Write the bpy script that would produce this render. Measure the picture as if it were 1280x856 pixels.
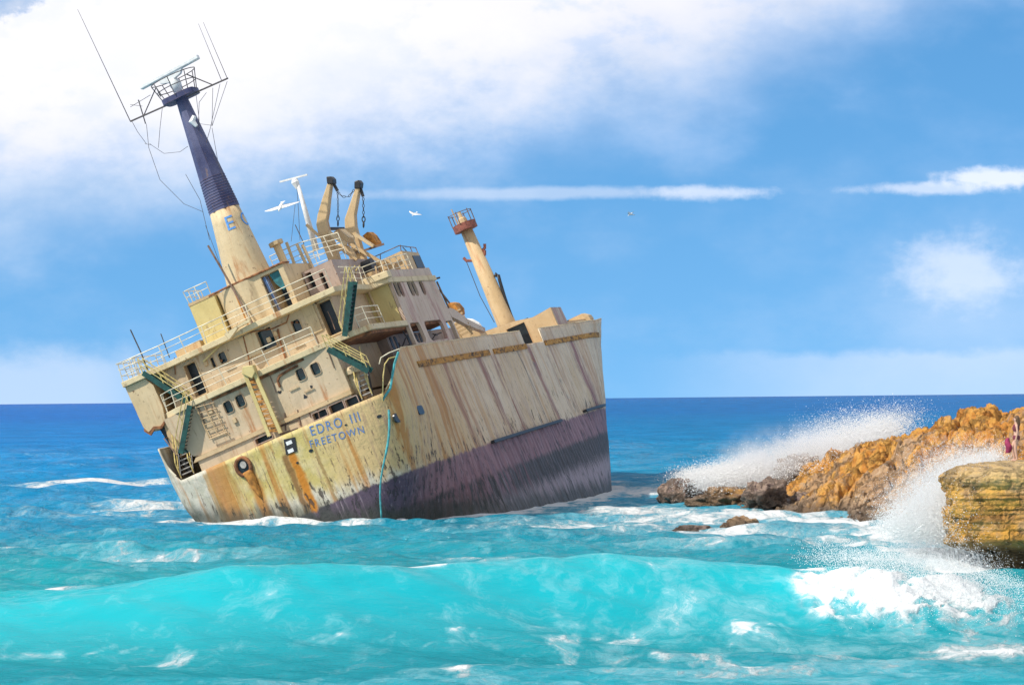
import bpy, bmesh, math, random
import numpy as np
from mathutils import Vector, Matrix
R = math.radians
rnd = random.Random(7)
NR = np.random.default_rng(11)
for o in list(bpy.data.objects): bpy.data.objects.remove(o)
SC = bpy.context.scene
COL = SC.collection

# ------------------------------------------------------------------ camera
FPX = 3000.0; CAMH = 6.7
PITCH = math.atan(68.5 / FPX); ROLL = math.atan(13 / 1280)
c_f = np.array([0, math.cos(PITCH), math.sin(PITCH)])
_u = np.array([0, -math.sin(PITCH), math.cos(PITCH)]); _r = np.array([1., 0, 0])
c_r = _r * math.cos(ROLL) - _u * math.sin(ROLL)
c_u = _u * math.cos(ROLL) + _r * math.sin(ROLL)
C0 = np.array([0, 0, CAMH])
cam = bpy.data.cameras.new('camera'); camo = bpy.data.objects.new('camera', cam); COL.objects.link(camo)
cam.sensor_width = 36; cam.lens = 36 * FPX / 1280; cam.clip_start = 0.5; cam.clip_end = 60000
camo.matrix_world = Matrix(((c_r[0], c_u[0], -c_f[0], C0[0]), (c_r[1], c_u[1], -c_f[1], C0[1]),
                            (c_r[2], c_u[2], -c_f[2], C0[2]), (0, 0, 0, 1)))
SC.camera = camo

# ------------------------------------------------------------------ light
SUN_AZ, SUN_EL = R(-116), R(42)      # azimuth measured from +Y towards +X
sd = Vector((math.sin(SUN_AZ) * math.cos(SUN_EL), math.cos(SUN_AZ) * math.cos(SUN_EL), math.sin(SUN_EL)))
sl = bpy.data.lights.new('sun', 'SUN'); sl.energy = 3.3; sl.angle = R(0.5); sl.color = (1, .93, .82)
so = bpy.data.objects.new('sun', sl); COL.objects.link(so)
so.rotation_euler = sd.to_track_quat('Z', 'Y').to_euler(); so.location = (-60, 60, 60)
SC.view_settings.view_transform = 'Standard'; SC.view_settings.look = 'None'
SC.view_settings.exposure = 0.6; SC.view_settings.gamma = 1
SKY_STR = 0.13
SC.render.engine = 'CYCLES'; SC.cycles.volume_bounces = 4

class NT:
    """tiny node-tree helper"""
    def __init__(s, tree): s.t = tree; s.t.nodes.clear()
    def n(s, typ, **kw):
        nd = s.t.nodes.new(typ)
        for k, v in kw.items():
            if k.startswith('i_'): nd.inputs[int(k[2:])].default_value = v
            else: setattr(nd, k, v)
        return nd
    def l(s, a, b): s.t.links.new(a, b); return b
    def m(s, op, a, b=None, c=None, clamp=False):
        nd = s.n('ShaderNodeMath', operation=op); nd.use_clamp = clamp
        for i, x in enumerate((a, b, c)):
            if x is None: continue
            if isinstance(x, (int, float)): nd.inputs[i].default_value = x
            else: s.l(x, nd.inputs[i])
        return nd.outputs[0]
    def ss(s, x, a, b):
        nd = s.n('ShaderNodeMapRange', interpolation_type='SMOOTHSTEP')
        s.l(x, nd.inputs[0]) if not isinstance(x, (int, float)) else None
        nd.inputs[1].default_value = a; nd.inputs[2].default_value = b
        return nd.outputs[0]
    def mix(s, f, a, b, mode='MIX'):
        nd = s.n('ShaderNodeMix', data_type='RGBA', blend_type=mode)
        for i, x in ((0, f), (6, a), (7, b)):
            if isinstance(x, (int, float)): nd.inputs[i].default_value = x
            elif isinstance(x, tuple): nd.inputs[i].default_value = (*x[:3], 1)
            else: s.l(x, nd.inputs[i])
        return nd.outputs[2]
    def noise(s, vec, scale, detail=4, rough=.55, sc=None, dist=0, loc=None):
        if sc or loc:
            mp = s.n('ShaderNodeMapping'); s.l(vec, mp.inputs[0]); mp.inputs[3].default_value = sc or (1, 1, 1)
            if loc: mp.inputs[1].default_value = loc
            vec = mp.outputs[0]
        nd = s.n('ShaderNodeTexNoise'); s.l(vec, nd.inputs['Vector'])
        nd.inputs['Scale'].default_value = scale; nd.inputs['Detail'].default_value = detail
        nd.inputs['Roughness'].default_value = rough; nd.inputs['Distortion'].default_value = dist
        return nd.outputs[0]
    def xyz(s, vec):
        nd = s.n('ShaderNodeSeparateXYZ'); s.l(vec, nd.inputs[0]); return nd.outputs
    def comb(s, x, y, z):
        nd = s.n('ShaderNodeCombineXYZ')
        for i, q in enumerate((x, y, z)):
            if isinstance(q, (int, float)): nd.inputs[i].default_value = q
            else: s.l(q, nd.inputs[i])
        return nd.outputs[0]

# ------------------------------------------------------------------ world: Nishita sky with clouds
W_ = bpy.data.worlds.new('World'); SC.world = W_; W_.use_nodes = True
t = NT(W_.node_tree)
tc = t.n('ShaderNodeTexCoord'); gx, gy, gz = t.xyz(tc.outputs['Generated'])
yy = t.m('MAXIMUM', gy, 0.08)
# cloud-map coordinates: azimuth and elevation tangents, 0.0333 rad per unit
sx = t.m('ADD', t.m('MULTIPLY', t.m('DIVIDE', gx, yy), 30), 6.4)
sy = t.m('MULTIPLY', t.m('DIVIDE', gz, yy), 30)
sky = t.n('ShaderNodeTexSky', sky_type='NISHITA', sun_disc=False, sun_elevation=SUN_EL, sun_rotation=SUN_AZ)
sky.air_density = 1.0; sky.dust_density = 0.0; sky.ozone_density = 1.6; sky.altitude = 0
lift = t.comb(gx, gy, t.m('ADD', t.m('MULTIPLY', t.m('MAXIMUM', gz, 0), 1.0), 0.26))
nrm = t.n('ShaderNodeVectorMath', operation='NORMALIZE'); t.l(lift, nrm.inputs[0]); t.l(nrm.outputs[0], sky.inputs[0])
hs = t.n('ShaderNodeHueSaturation'); hs.inputs['Saturation'].default_value = 1.30; hs.inputs['Hue'].default_value = .493; hs.inputs['Value'].default_value = 1.0
t.l(sky.outputs[0], hs.inputs['Color'])
P = t.comb(sx, sy, 0)
n1 = t.noise(P, .55, 6, .55, sc=(1, 1.6, 1)); n2 = t.noise(P, 1.7, 7, .6, sc=(1, 1.5, 1)); n3 = t.noise(P, 5, 5, .6, sc=(1, 1.4, 1))
n1c = t.m('SUBTRACT', n1, .5); n2c = t.m('SUBTRACT', n2, .5); n3c = t.m('SUBTRACT', n3, .5)
def ell(cx, cy, rx, ry, soft, wob=.5, hf=.25):
    dx = t.m('DIVIDE', t.m('SUBTRACT', sx, cx), rx); dy = t.m('DIVIDE', t.m('SUBTRACT', sy, cy), ry)
    d = t.m('SQRT', t.m('ADD', t.m('MULTIPLY', dx, dx), t.m('MULTIPLY', dy, dy)))
    d = t.m('ADD', d, t.m('MULTIPLY', n2c, -2 * wob)); d = t.m('ADD', d, t.m('MULTIPLY', n3c, -2 * hf))
    return t.m('SUBTRACT', 1, t.ss(d, 1 - soft, 1 + soft))
# main bank, upper left, its lower edge climbing to the right
line = t.m('ADD', t.m('MULTIPLY', sx, .16), t.m('MULTIPLY', t.m('MAXIMUM', t.m('SUBTRACT', sx, 9), 0), .35))
dm = t.m('SUBTRACT', t.m('ADD', t.m('ADD', sy, t.m('MULTIPLY', n1c, 1.9)), t.m('MULTIPLY', n2c, .12)), line)
bank = t.m('MULTIPLY', t.ss(dm, 1.15, 4.1), .97)
corner = t.m('SUBTRACT', 1, t.ss(t.m('ADD', t.m('ADD', sx, t.m('MULTIPLY', t.m('SUBTRACT', 4.96, sy), 2.2)), t.m('MULTIPLY', n3c, .8)), .25, .55))
bank = t.m('MULTIPLY', bank, t.m('SUBTRACT', 1, corner))
thick = ell(2.6, 4.35, 3.6, 1.25, .6, .55, .1)
s1 = t.m('MULTIPLY', ell(6.7, 2.55, 2.1, .07, .6, .5, .35), .38)
s1b = t.m('MULTIPLY', ell(8.8, 2.53, .62, .085, .6, .5, .6), .6)
s2 = t.m('MULTIPLY', ell(11.7, 2.56, .85, .07, .6, .6, .6), .6)
s3 = t.m('MULTIPLY', ell(12.45, 2.68, .6, .12, .5, .5, .6), .9)
cu = t.m('MULTIPLY', ell(12.05, 1.5, .6, .36, .8, 1.1, .45), .55)
cub = t.m('MULTIPLY', ell(12.2, 1.0, 1.3, .9, .9, .4, .1), .25)
lowR = t.m('MULTIPLY', t.m('MULTIPLY', t.m('SUBTRACT', 1, t.ss(t.m('ADD', sy, t.m('MULTIPLY', n2c, .35)), .42, .58)), t.ss(sx, 7.5, 11)), .34)
lowL = t.m('MULTIPLY', t.m('MULTIPLY', t.m('SUBTRACT', 1, t.ss(t.m('ADD', sy, t.m('MULTIPLY', n2c, .5)), .35, .85)), t.m('SUBTRACT', 1, t.ss(sx, 1, 2.6))), .45)
veil = t.m('MULTIPLY', t.ss(n1, .42, .75), .10)
tot = bank
for q in (s1, s1b, s2, s3, cu, cub, lowR, lowL, veil, t.m('MULTIPLY', thick, .6)):
    tot = t.m('SUBTRACT', 1, t.m('MULTIPLY', t.m('SUBTRACT', 1, tot), t.m('SUBTRACT', 1, q)))
cc = t.mix(t.ss(t.m('ADD', dm, t.m('MULTIPLY', n2c, 1.2)), 1.6, 3.6), (4.0, 4.7, 6.1), (5.25, 5.15, 5.4))
cc = t.mix(t.m('MULTIPLY', t.ss(t.m('ADD', n1, t.m('MULTIPLY', n2c, .7)), .52, .36), .75), cc, (4.3, 4.65, 5.6))
rest = t.m('MULTIPLY', t.m('SUBTRACT', 1, t.ss(sy, 2.7, 3.0)), .8); cc = t.mix(rest, cc, (5.0, 5.2, 5.7))
cc = t.mix(t.m('MULTIPLY', thick, .75), cc, (5.5, 5.4, 5.55))
# unseen broken cloud added above and behind the camera to whiten the fill light
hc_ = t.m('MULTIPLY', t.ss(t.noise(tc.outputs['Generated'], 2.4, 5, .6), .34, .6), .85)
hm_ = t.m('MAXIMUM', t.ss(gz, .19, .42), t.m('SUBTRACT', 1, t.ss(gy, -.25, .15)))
skyc = t.mix(t.m('MULTIPLY', tot, .97), hs.outputs[0], cc)
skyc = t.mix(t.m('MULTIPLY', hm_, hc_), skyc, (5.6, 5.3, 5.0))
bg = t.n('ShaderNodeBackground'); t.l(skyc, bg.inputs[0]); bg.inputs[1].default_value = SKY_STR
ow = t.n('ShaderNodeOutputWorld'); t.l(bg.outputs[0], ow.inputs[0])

# ------------------------------------------------------------------ geometry tools
def ray(px, py): return c_f + c_r * ((px - 640) / FPX) + c_u * ((428 - py) / FPX)
def ground(px, py, z=0.0):
    d = ray(px, py); return C0 + d * ((z - CAMH) / d[2])
def atY(px, py, Y):
    d = ray(px, py); return C0 + d * (Y / d[1])

# ship frame: u forward, v to starboard, w up
psi, trim, heel = R(14), R(3.3), R(22)
_fo = np.array([math.sin(psi), math.cos(psi), 0]); _st = np.array([math.cos(psi), -math.sin(psi), 0]); _U = np.array([0, 0, 1.])
s_f = _fo * math.cos(trim) + _U * math.sin(trim); _up = _U * math.cos(trim) - _fo * math.sin(trim)
s_v = _st * math.cos(heel) + _up * math.sin(heel); s_w = _up * math.cos(heel) - _st * math.sin(heel)
SM = np.stack([s_f, s_v, s_w], 1)
SO = atY(352, 545, 130)
def A(px, py, u):
    """point of the ship's transverse plane u -> (v, w)"""
    d = SM.T @ ray(px, py); c = SM.T @ (C0 - SO); k = (u - c[0]) / d[0]; p = c + d * k
    return (float(p[1]), float(p[2]))
def A3(px, py, u): v, w = A(px, py, u); return (u, v, w)
def B_(px, py, v):
    """point of the ship's fore-and-aft plane v -> (u, w)"""
    d = SM.T @ ray(px, py); c = SM.T @ (C0 - SO); k = (v - c[1]) / d[1]; p = c + d * k
    return (float(p[0]), float(p[2]))

class MB:
    def __init__(s): s.v = []; s.f = []
    def add(s, vs, fs):
        b = len(s.v); s.v += [tuple(map(float, q)) for q in vs]; s.f += [tuple(b + i for i in f) for f in fs]; return s
    def box(s, x0, x1, y0, y1, z0, z1):
        vs = [(x, y, z) for z in (z0, z1) for y in (y0, y1) for x in (x0, x1)]
        return s.add(vs, [(0, 2, 3, 1), (4, 5, 7, 6), (0, 1, 5, 4), (2, 6, 7, 3), (0, 4, 6, 2), (1, 3, 7, 5)])
    def tube(s, pts, r, n=6, caps=True):
        pts = [np.array(p, float) for p in pts]; rs = r if isinstance(r, (list, tuple)) else [r] * len(pts)
        b = len(s.v); k = len(pts); prev = None
        for i, p in enumerate(pts):
            d = pts[min(i + 1, k - 1)] - pts[max(i - 1, 0)]; d = d / (np.linalg.norm(d) + 1e-9)
            a = np.array([0, 0, 1.]) if abs(d[2]) < .9 else np.array([1., 0, 0])
            if prev is not None: a = prev
            x = np.cross(d, a); x /= np.linalg.norm(x) + 1e-9; y = np.cross(x, d); prev = y
            for j in range(n):
                an = 2 * math.pi * (j + .5) / n
                s.v.append(tuple(p + x * rs[i] * math.cos(an) + y * rs[i] * math.sin(an)))
        for i in range(k - 1):
            for j in range(n):
                j2 = (j + 1) % n
                s.f.append((b + i * n + j, b + i * n + j2, b + (i + 1) * n + j2, b + (i + 1) * n + j))
        if caps:
            s.f.append(tuple(b + j for j in range(n))[::-1]); s.f.append(tuple(b + (k - 1) * n + j for j in range(n)))
        return s
    def prism(s, poly, axis, a, b_):
        """poly: 2-D points in the two other axes (cyclic order), extruded along axis from a to b_"""
        n = len(poly)
        def pt(q, h):
            if axis == 0: return (h, q[0], q[1])
            if axis == 1: return (q[0], h, q[1])
            return (q[0], q[1], h)
        vs = [pt(q, a) for q in poly] + [pt(q, b_) for q in poly]
        return s.add(vs, [tuple(range(n))[::-1], tuple(range(n, 2 * n))] + [(i, (i + 1) % n, n + (i + 1) % n, n + i) for i in range(n)])
    def bar(s, p, q, w, h, upv=(0, 0, 1)):
        p = np.array(p, float); q = np.array(q, float); d = q - p; d /= np.linalg.norm(d)
        x = np.cross(d, np.array(upv, float)); x /= np.linalg.norm(x); y = np.cross(x, d)
        vs = [e + x * a * w / 2 + y * b * h / 2 for e in (p, q) for a, b in ((-1, -1), (1, -1), (1, 1), (-1, 1))]
        return s.add(vs, [(3, 2, 1, 0), (4, 5, 6, 7), (0, 1, 5, 4), (1, 2, 6, 5), (2, 3, 7, 6), (3, 0, 4, 7)])
    def build(s, name, mat, parent=None, smooth=False, bevel=0, recalc=True):
        me = bpy.data.meshes.new(name); me.from_pydata(s.v, [], s.f); me.validate()
        if recalc:
            bm = bmesh.new(); bm.from_mesh(me); bmesh.ops.recalc_face_normals(bm, faces=bm.faces); bm.to_mesh(me); bm.free()
        me.materials.append(mat)
        if smooth: me.polygons.foreach_set('use_smooth', [True] * len(me.polygons))
        o = bpy.data.objects.new(name, me); COL.objects.link(o)
        if parent is not None: o.parent = parent
        if bevel:
            b = o.modifiers.new('bevel', 'BEVEL'); b.width = bevel; b.segments = 2; b.limit_method = 'ANGLE'
        return o
def cut(o, cutter):
    """boolean difference, baked at once; the cutter is thrown away"""
    c = cutter.build('cutter_tmp', o.data.materials[0])
    md = o.modifiers.new('cut', 'BOOLEAN'); md.operation = 'DIFFERENCE'; md.object = c; md.solver = 'EXACT'
    po = o.parent; o.parent = None
    bpy.context.view_layer.update(); dg = bpy.context.evaluated_depsgraph_get()
    me = bpy.data.meshes.new_from_object(o.evaluated_get(dg)); o.modifiers.clear(); o.data = me
    bpy.data.objects.remove(c); o.parent = po
def tag(o, label, cat, group=None, kind=None):
    if label: o['label'] = label
    if cat: o['category'] = cat
    if group: o['group'] = group
    if kind: o['kind'] = kind
    return o
def empty(name, loc=(0, 0, 0)):
    o = bpy.data.objects.new(name, None); COL.objects.link(o); o.location = loc; o.empty_display_size = .3; return o
def rrect(cx, cy, hx, hy, r, n=5):
    out = []
    for q, (sx_, sy_) in enumerate(((1, 1), (-1, 1), (-1, -1), (1, -1))):
        for i in range(n + 1):
            a = math.pi / 2 * (q + i / n)
            out.append((cx + sx_ * (hx - r) + r * math.cos(a), cy + sy_ * (hy - r) + r * math.sin(a)))
    return out

# ------------------------------------------------------------------ materials
def new_mat(name):
    m = bpy.data.materials.new(name); m.use_nodes = True; tt = NT(m.node_tree)
    out = tt.n('ShaderNodeOutputMaterial'); bs = tt.n('ShaderNodeBsdfPrincipled'); tt.l(bs.outputs[0], out.inputs[0])
    return m, tt, bs
def setc(tt, bs, c):
    if isinstance(c, tuple): bs.inputs['Base Color'].default_value = (*c[:3], 1)
    else: tt.l(c, bs.inputs['Base Color'])
def bump(tt, bs, h, dist, strength=1.0):
    b = tt.n('ShaderNodeBump'); b.inputs['Distance'].default_value = dist; b.inputs['Strength'].default_value = strength
    tt.l(h, b.inputs['Height']); tt.l(b.outputs[0], bs.inputs['Normal'])
RUST1, RUST2 = (.34, .12, .025), (.10, .035, .02)
def paint(name, c1, c2, rust=.5, streak=.5, dirt=.5, rough=.6, pink=0.0):
    m, tt, bs = new_mat(name)
    co = tt.n('ShaderNodeTexCoord').outputs['Object']
    lo = tt.noise(co, .45, 5, .6); st = tt.noise(co, 2.2, 5, .65, sc=(1, 1, .12)); sp = tt.noise(co, 3.5, 8, .7)
    fi = tt.noise(co, 14, 4, .6); scr = tt.noise(co, 3, 7, .72, sc=(1, 1, .3), loc=(3, 8, 1))
    c = tt.mix(tt.ss(lo, .3, .7), c1, c2)
    c = tt.mix(tt.m('MULTIPLY', tt.ss(st, .48, .72), .45 * dirt + .1), c, tuple(x * .55 for x in c1))
    if pink: c = tt.mix(tt.m('MULTIPLY', tt.ss(tt.noise(co, 1.1, 5, .6, sc=(1, 1, .15), loc=(3, 1, 0)), .5, .66), pink), c, (.36, .17, .15))
    rs = tt.noise(co, 1.6, 6, .65, sc=(1, 1, .10), loc=(7, 3, 1))
    msk = tt.m('MULTIPLY', tt.ss(rs, .60 - .05 * streak, .70), streak)
    c = tt.mix(msk, c, RUST1)
    pt = tt.ss(sp, .66 - .06 * rust, .72 - .05 * rust)
    c = tt.mix(tt.m('MULTIPLY', pt, min(1, rust * 1.5)), c, RUST2)
    c = tt.mix(tt.m('MULTIPLY', tt.ss(fi, .5, .8), .25), c, tuple(min(1, x * 1.25) for x in c2))
    bv = tt.n('ShaderNodeBevel', samples=6); bv.inputs['Radius'].default_value = .09; gn = tt.n('ShaderNodeNewGeometry'); dp = tt.n('ShaderNodeVectorMath', operation='DOT_PRODUCT'); tt.l(bv.outputs[0], dp.inputs[0]); tt.l(gn.outputs['Normal'], dp.inputs[1])
    ed = tt.m('MULTIPLY', tt.m('SUBTRACT', 1, tt.ss(dp.outputs[1], .80, .97)), tt.ss(tt.noise(co, 1.7, 6, .7, loc=(9, 2, 4)), .40, .58))
    c = tt.mix(tt.m('MULTIPLY', ed, .25 + .6 * min(1, rust * 1.6)), c, (.16, .065, .03))
    c = tt.mix(tt.m('MULTIPLY', tt.ss(scr, .59, .66), .5), c, (.24, .15, .09))
    setc(tt, bs, c); bs.inputs['Roughness'].default_value = rough
    bs.inputs['Specular IOR Level'].default_value = .3
    h = tt.m('ADD', tt.m('MULTIPLY', lo, 2.0), tt.m('ADD', tt.m('MULTIPLY', sp, .4), tt.m('MULTIPLY', pt, -.25)))
    bump(tt, bs, h, .05, .7)
    return m
def plain(name, c, rough=.6, var=.25, metal=0, sc=4):
    m, tt, bs = new_mat(name)
    co = tt.n('ShaderNodeTexCoord').outputs['Object']; n = tt.noise(co, sc, 5, .6)
    setc(tt, bs, tt.mix(tt.ss(n, .3, .7), tuple(x * (1 - var) for x in c), tuple(min(1, x * (1 + var)) for x in c)))
    bs.inputs['Roughness'].default_value = rough; bs.inputs['Metallic'].default_value = metal
    return m
M = {}
M['cream'] = paint('cream_paint', (.54, .41, .235), (.62, .49, .30), .7, .75, .7)
M['beige'] = paint('beige_paint', (.52, .40, .245), (.55, .43, .29), .7, .7, .8)
M['yellow'] = paint('yellow_cream_paint', (.56, .44, .18), (.63, .52, .24), .25, .3, .3)
M['tan'] = paint('tan_paint', (.50, .35, .18), (.58, .43, .25), .5, .6, .4)
M['pinkish'] = paint('stained_beige_paint', (.50, .38, .28), (.58, .46, .35), .55, .55, .7, pink=.75)
M['mauve'] = paint('mauve_grey_paint', (.34, .26, .22), (.44, .35, .29), .7, .4, .7)
M['fascia'] = paint('fascia_paint', (.58, .46, .26), (.66, .54, .33), .85, .9, .7)
M['rail'] = plain('pale_rail_paint', (.60, .54, .40), .5, .35, sc=1.5)
M['railrust'] = plain('rusty_rail_paint', (.16, .10, .07), .7, .5, sc=2)
M['yrail'] = plain('yellow_rail_paint', (.48, .38, .14), .5, .35)
M['green'] = plain('dark_green_paint', (.006, .055, .045), .5, .4)
M['dark'] = plain('dark_void', (.012, .02, .025), .35, .3)
M['glass'] = plain('dark_teal_glass', (.008, .035, .045), .12, .3)
M['black'] = plain('black_steel', (.02, .02, .022), .5, .3)
M['blue'] = plain('faded_blue_curtain', (.16, .26, .46), .8, .3)
M['teal'] = plain('teal_tarpaulin', (.02, .14, .16), .7, .3)
M['rust'] = plain('rusted_steel', (.22, .09, .035), .85, .6, sc=3)
M['rustor'] = plain('orange_rust', (.42, .18, .035), .85, .5, sc=3)
M['white'] = plain('white_enamel', (.72, .72, .70), .4, .12)
M['greymetal'] = plain('grey_metal', (.35, .33, .30), .5, .25)
M['wire'] = plain('wire_rope', (.08, .07, .07), .6, .3)
M['rope'] = plain('teal_rope', (.05, .28, .30), .8, .35)
M['letter'] = plain('blue_lettering_paint', (.10, .20, .42), .6, .35, sc=6)
M['letterE'] = plain('bright_blue_lettering_paint', (.10, .30, .68), .6, .2, sc=6)
M['redbrown'] = plain('red_brown_paint', (.23, .075, .05), .7, .35)
M['funnelblue'] = paint('navy_mast_paint', (.038, .044, .11), (.12, .125, .21), .3, 0, .5)

def hull_mat():
    m, tt, bs = new_mat('weathered_hull_paint')
    co = tt.n('ShaderNodeTexCoord').outputs['Object']; u, v, w = tt.xyz(co)
    big = tt.noise(co, .25, 5, .6); mid = tt.noise(co, 1.2, 6, .62); fine = tt.noise(co, 6, 6, .65)
    stk = tt.noise(co, 1.5, 6, .7, sc=(1, 1, .10)); stf = tt.noise(co, 6, 5, .7, sc=(1, 1, .08)); st2 = tt.noise(co, .8, 5, .6, sc=(1, 1, .07), loc=(4, 9, 2))
    aft = tt.m('SUBTRACT', 1, tt.ss(tt.m('ADD', u, tt.m('MULTIPLY', tt.m('SUBTRACT', mid, .5), 3)), 1.0, 6))
    port = tt.m('SUBTRACT', 1, tt.ss(tt.m('ADD', v, tt.m('MULTIPLY', tt.m('SUBTRACT', mid, .5), 1.5)), -5.2, -3.6))
    side = tt.mix(tt.ss(big, .35, .65), (.57, .43, .27), (.65, .53, .38))
    side = tt.mix(tt.m('MULTIPLY', tt.m('SUBTRACT', 1, tt.ss(u, 4, 22)), .75), side, (.56, .38, .18))
    tr = tt.mix(tt.ss(mid, .35, .68), (.48, .39, .13), (.57, .48, .24))
    tr = tt.mix(tt.ss(tt.m('ADD', v, tt.m('MULTIPLY', tt.m('SUBTRACT', mid, .5), 2)), .8, 3.2), tr, (.54, .40, .19))
    c = tt.mix(tt.m('MINIMUM', tt.m('MULTIPLY', aft, 1.0), 1), side, tr)
    grey = tt.mix(tt.ss(mid, .35, .65), (.42, .42, .36), (.60, .58, .52))
    # weathered pale belly of the stern, port corner and just above the water
    bel = tt.m('MULTIPLY', aft, tt.m('SUBTRACT', 1, tt.ss(tt.m('ADD', tt.m('ADD', w, tt.m('MULTIPLY', v, .15)), tt.m('MULTIPLY', tt.m('SUBTRACT', stk, .5), 2.5)), -4.0, -2.9)))
    c = tt.mix(tt.m('MULTIPLY', bel, .8), c, grey)
    c = tt.mix(tt.m('MULTIPLY', tt.m('MULTIPLY', port, aft), .85), c, grey)
    # fine vertical dirt
    c = tt.mix(tt.m('MULTIPLY', tt.ss(stf, .52, .68), .34), c, (.22, .15, .11))
    th = tt.noise(co, 9, 5, .75, sc=(1, 1, .12), loc=(6, 1, 3)); c = tt.mix(tt.m('MULTIPLY', tt.ss(th, .575, .64), .8), c, (.10, .06, .05))
    c = tt.mix(tt.m('MULTIPLY', tt.ss(stk, .53, .66), .55), c, (.33, .20, .15))
    orr = tt.m('MULTIPLY', tt.ss(st2, .53, .62), tt.m('MAXIMUM', tt.m('MULTIPLY', aft, .9), tt.m('ADD', .35, tt.m('MULTIPLY', tt.m('SUBTRACT', 1, tt.ss(u, 8, 18)), .4))))
    c = tt.mix(tt.m('MULTIPLY', orr, .9), c, (.40, .17, .03))
    # long rust runs down from the strake
    uw = tt.m('ADD', u, tt.m('MULTIPLY', tt.m('SUBTRACT', mid, .5), .8)); uw = tt.m('ADD', uw, tt.m('MULTIPLY', w, .04))
    for uc, wd, st_, colr in ((9.2, .35, .6, (.34, .16, .06)), (12.6, .6, .8, (.27, .13, .09)), (13.8, .45, .45, (.42, .22, .10)), (20.6, .7, .85, (.25, .115, .09)), (24.0, .6, .85, (.24, .11, .085)),
                              (33.8, .6, .8, (.25, .115, .10)), (30.6, .25, .8, (.07, .05, .05)), (46.6, 1.1, .9, (.24, .10, .095)), (49.5, 1.3, .6, (.42, .20, .09)), (27, .4, .4, (.3, .16, .12)), (40, .5, .4, (.3, .16, .12))):
        d = tt.m('ABSOLUTE', tt.m('SUBTRACT', uw, uc))
        mk = tt.m('MULTIPLY', tt.m('SUBTRACT', 1, tt.ss(d, wd * .3, wd * 1.4)), tt.m('SUBTRACT', 1, tt.ss(w, .9, 1.3)))
        mk = tt.m('MULTIPLY', mk, tt.m('SUBTRACT', 1, aft)); mk = tt.m('MULTIPLY', mk, tt.ss(tt.m('ADD', stk, tt.m('MULTIPLY', tt.m('SUBTRACT', stf, .5), .6)), .36, .56))
        c = tt.mix(tt.m('MULTIPLY', mk, st_), c, colr)
    # rust runs and scabs on the stern plating
    vw = tt.m('ADD', v, tt.m('MULTIPLY', tt.m('SUBTRACT', mid, .5), .5))
    for vc, wd, w1, st_, colr in ((.15, .32, -1.0, 1, (.46, .18, .02)), (-.28, .22, -1.0, .9, (.20, .10, .03)), (-2.45, .38, -.9, .9, (.40, .17, .03)), (1.5, .1, -1.0, .7, (.25, .15, .05)), (-4.9, .25, -.2, .6, (.4, .22, .05)), (-3.6, .15, -.2, .5, (.35, .2, .05))):
        d = tt.m('ABSOLUTE', tt.m('SUBTRACT', vw, vc))
        mk = tt.m('MULTIPLY', tt.m('SUBTRACT', 1, tt.ss(d, wd * .4, wd * 1.2)), tt.m('SUBTRACT', 1, tt.ss(w, w1 - .1, w1 + .1)))
        c = tt.mix(tt.m('MULTIPLY', tt.m('MULTIPLY', mk, aft), st_), c, colr)
    # black scabs, dense near the paint line
    scab = tt.noise(co, 2.6, 7, .7, sc=(1, 1, .35), loc=(2, 5, 8))
    low = tt.m('SUBTRACT', 1, tt.ss(w, -4.4, -1.2))
    thr = tt.m('SUBTRACT', .655, tt.m('MULTIPLY', low, .10))
    sm = tt.m('MULTIPLY', tt.m('SUBTRACT', scab, thr), 30, clamp=True)
    c = tt.mix(tt.m('MULTIPLY', sm, .85), c, (.05, .04, .035))
    # antifouling
    wl = tt.m('ADD', w, tt.m('ADD', tt.m('MULTIPLY', tt.m('SUBTRACT', stk, .5), .5), tt.m('MULTIPLY', tt.m('SUBTRACT', mid, .5), .35)))
    af = tt.mix(tt.ss(stk, .35, .65), (.17, .09, .105), (.27, .155, .17))
    af = tt.mix(tt.m('MULTIPLY', aft, .8), af, (.055, .05, .085))
    dk = tt.m('MULTIPLY', tt.m('SUBTRACT', 1, tt.ss(wl, -6.3, -5.9)), 1.0)
    af = tt.mix(tt.m('MULTIPLY', dk, tt.ss(tt.m('ADD', stk, tt.m('MULTIPLY', tt.ss(u, 14, 30), .18)), .44, .54)), af, (.06, .05, .05))
    lw = tt.m('SUBTRACT', 1, tt.ss(tt.m('ADD', w, tt.m('MULTIPLY', tt.m('SUBTRACT', stf, .5), 3)), -8.2, -7.4))
    af = tt.mix(tt.m('MULTIPLY', lw, .75), af, (.37, .30, .33))
    af = tt.mix(tt.m('MULTIPLY', tt.ss(stf, .56, .68), .45), af, (.42, .36, .40))
    af = tt.mix(tt.m('MULTIPLY', tt.ss(scab, .55, .60), .75), af, (.035, .04, .04))
    c = tt.mix(tt.m('SUBTRACT', 1, tt.ss(wl, -4.5, -4.3)), c, af)
    pz = tt.xyz(tt.n('ShaderNodeNewGeometry').outputs['Position'])[2]
    wt = tt.m('SUBTRACT', 1, tt.ss(tt.m('ADD', pz, tt.m('MULTIPLY', tt.m('SUBTRACT', stk, .5), 2.6)), .3, 1.35))
    c = tt.mix(tt.m('MULTIPLY', wt, .8), c, (.035, .045, .035))
    setc(tt, bs, c); bs.inputs['Roughness'].default_value = .62; bs.inputs['Specular IOR Level'].default_value = .3
    # frames showing through the plating ("hungry horse"), plus scabs
    fr = tt.n('ShaderNodeTexWave', wave_type='BANDS', bands_direction='X'); tt.l(co, fr.inputs[0]); fr.inputs['Scale'].default_value = .42; fr.inputs['Distortion'].default_value = .6
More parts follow.
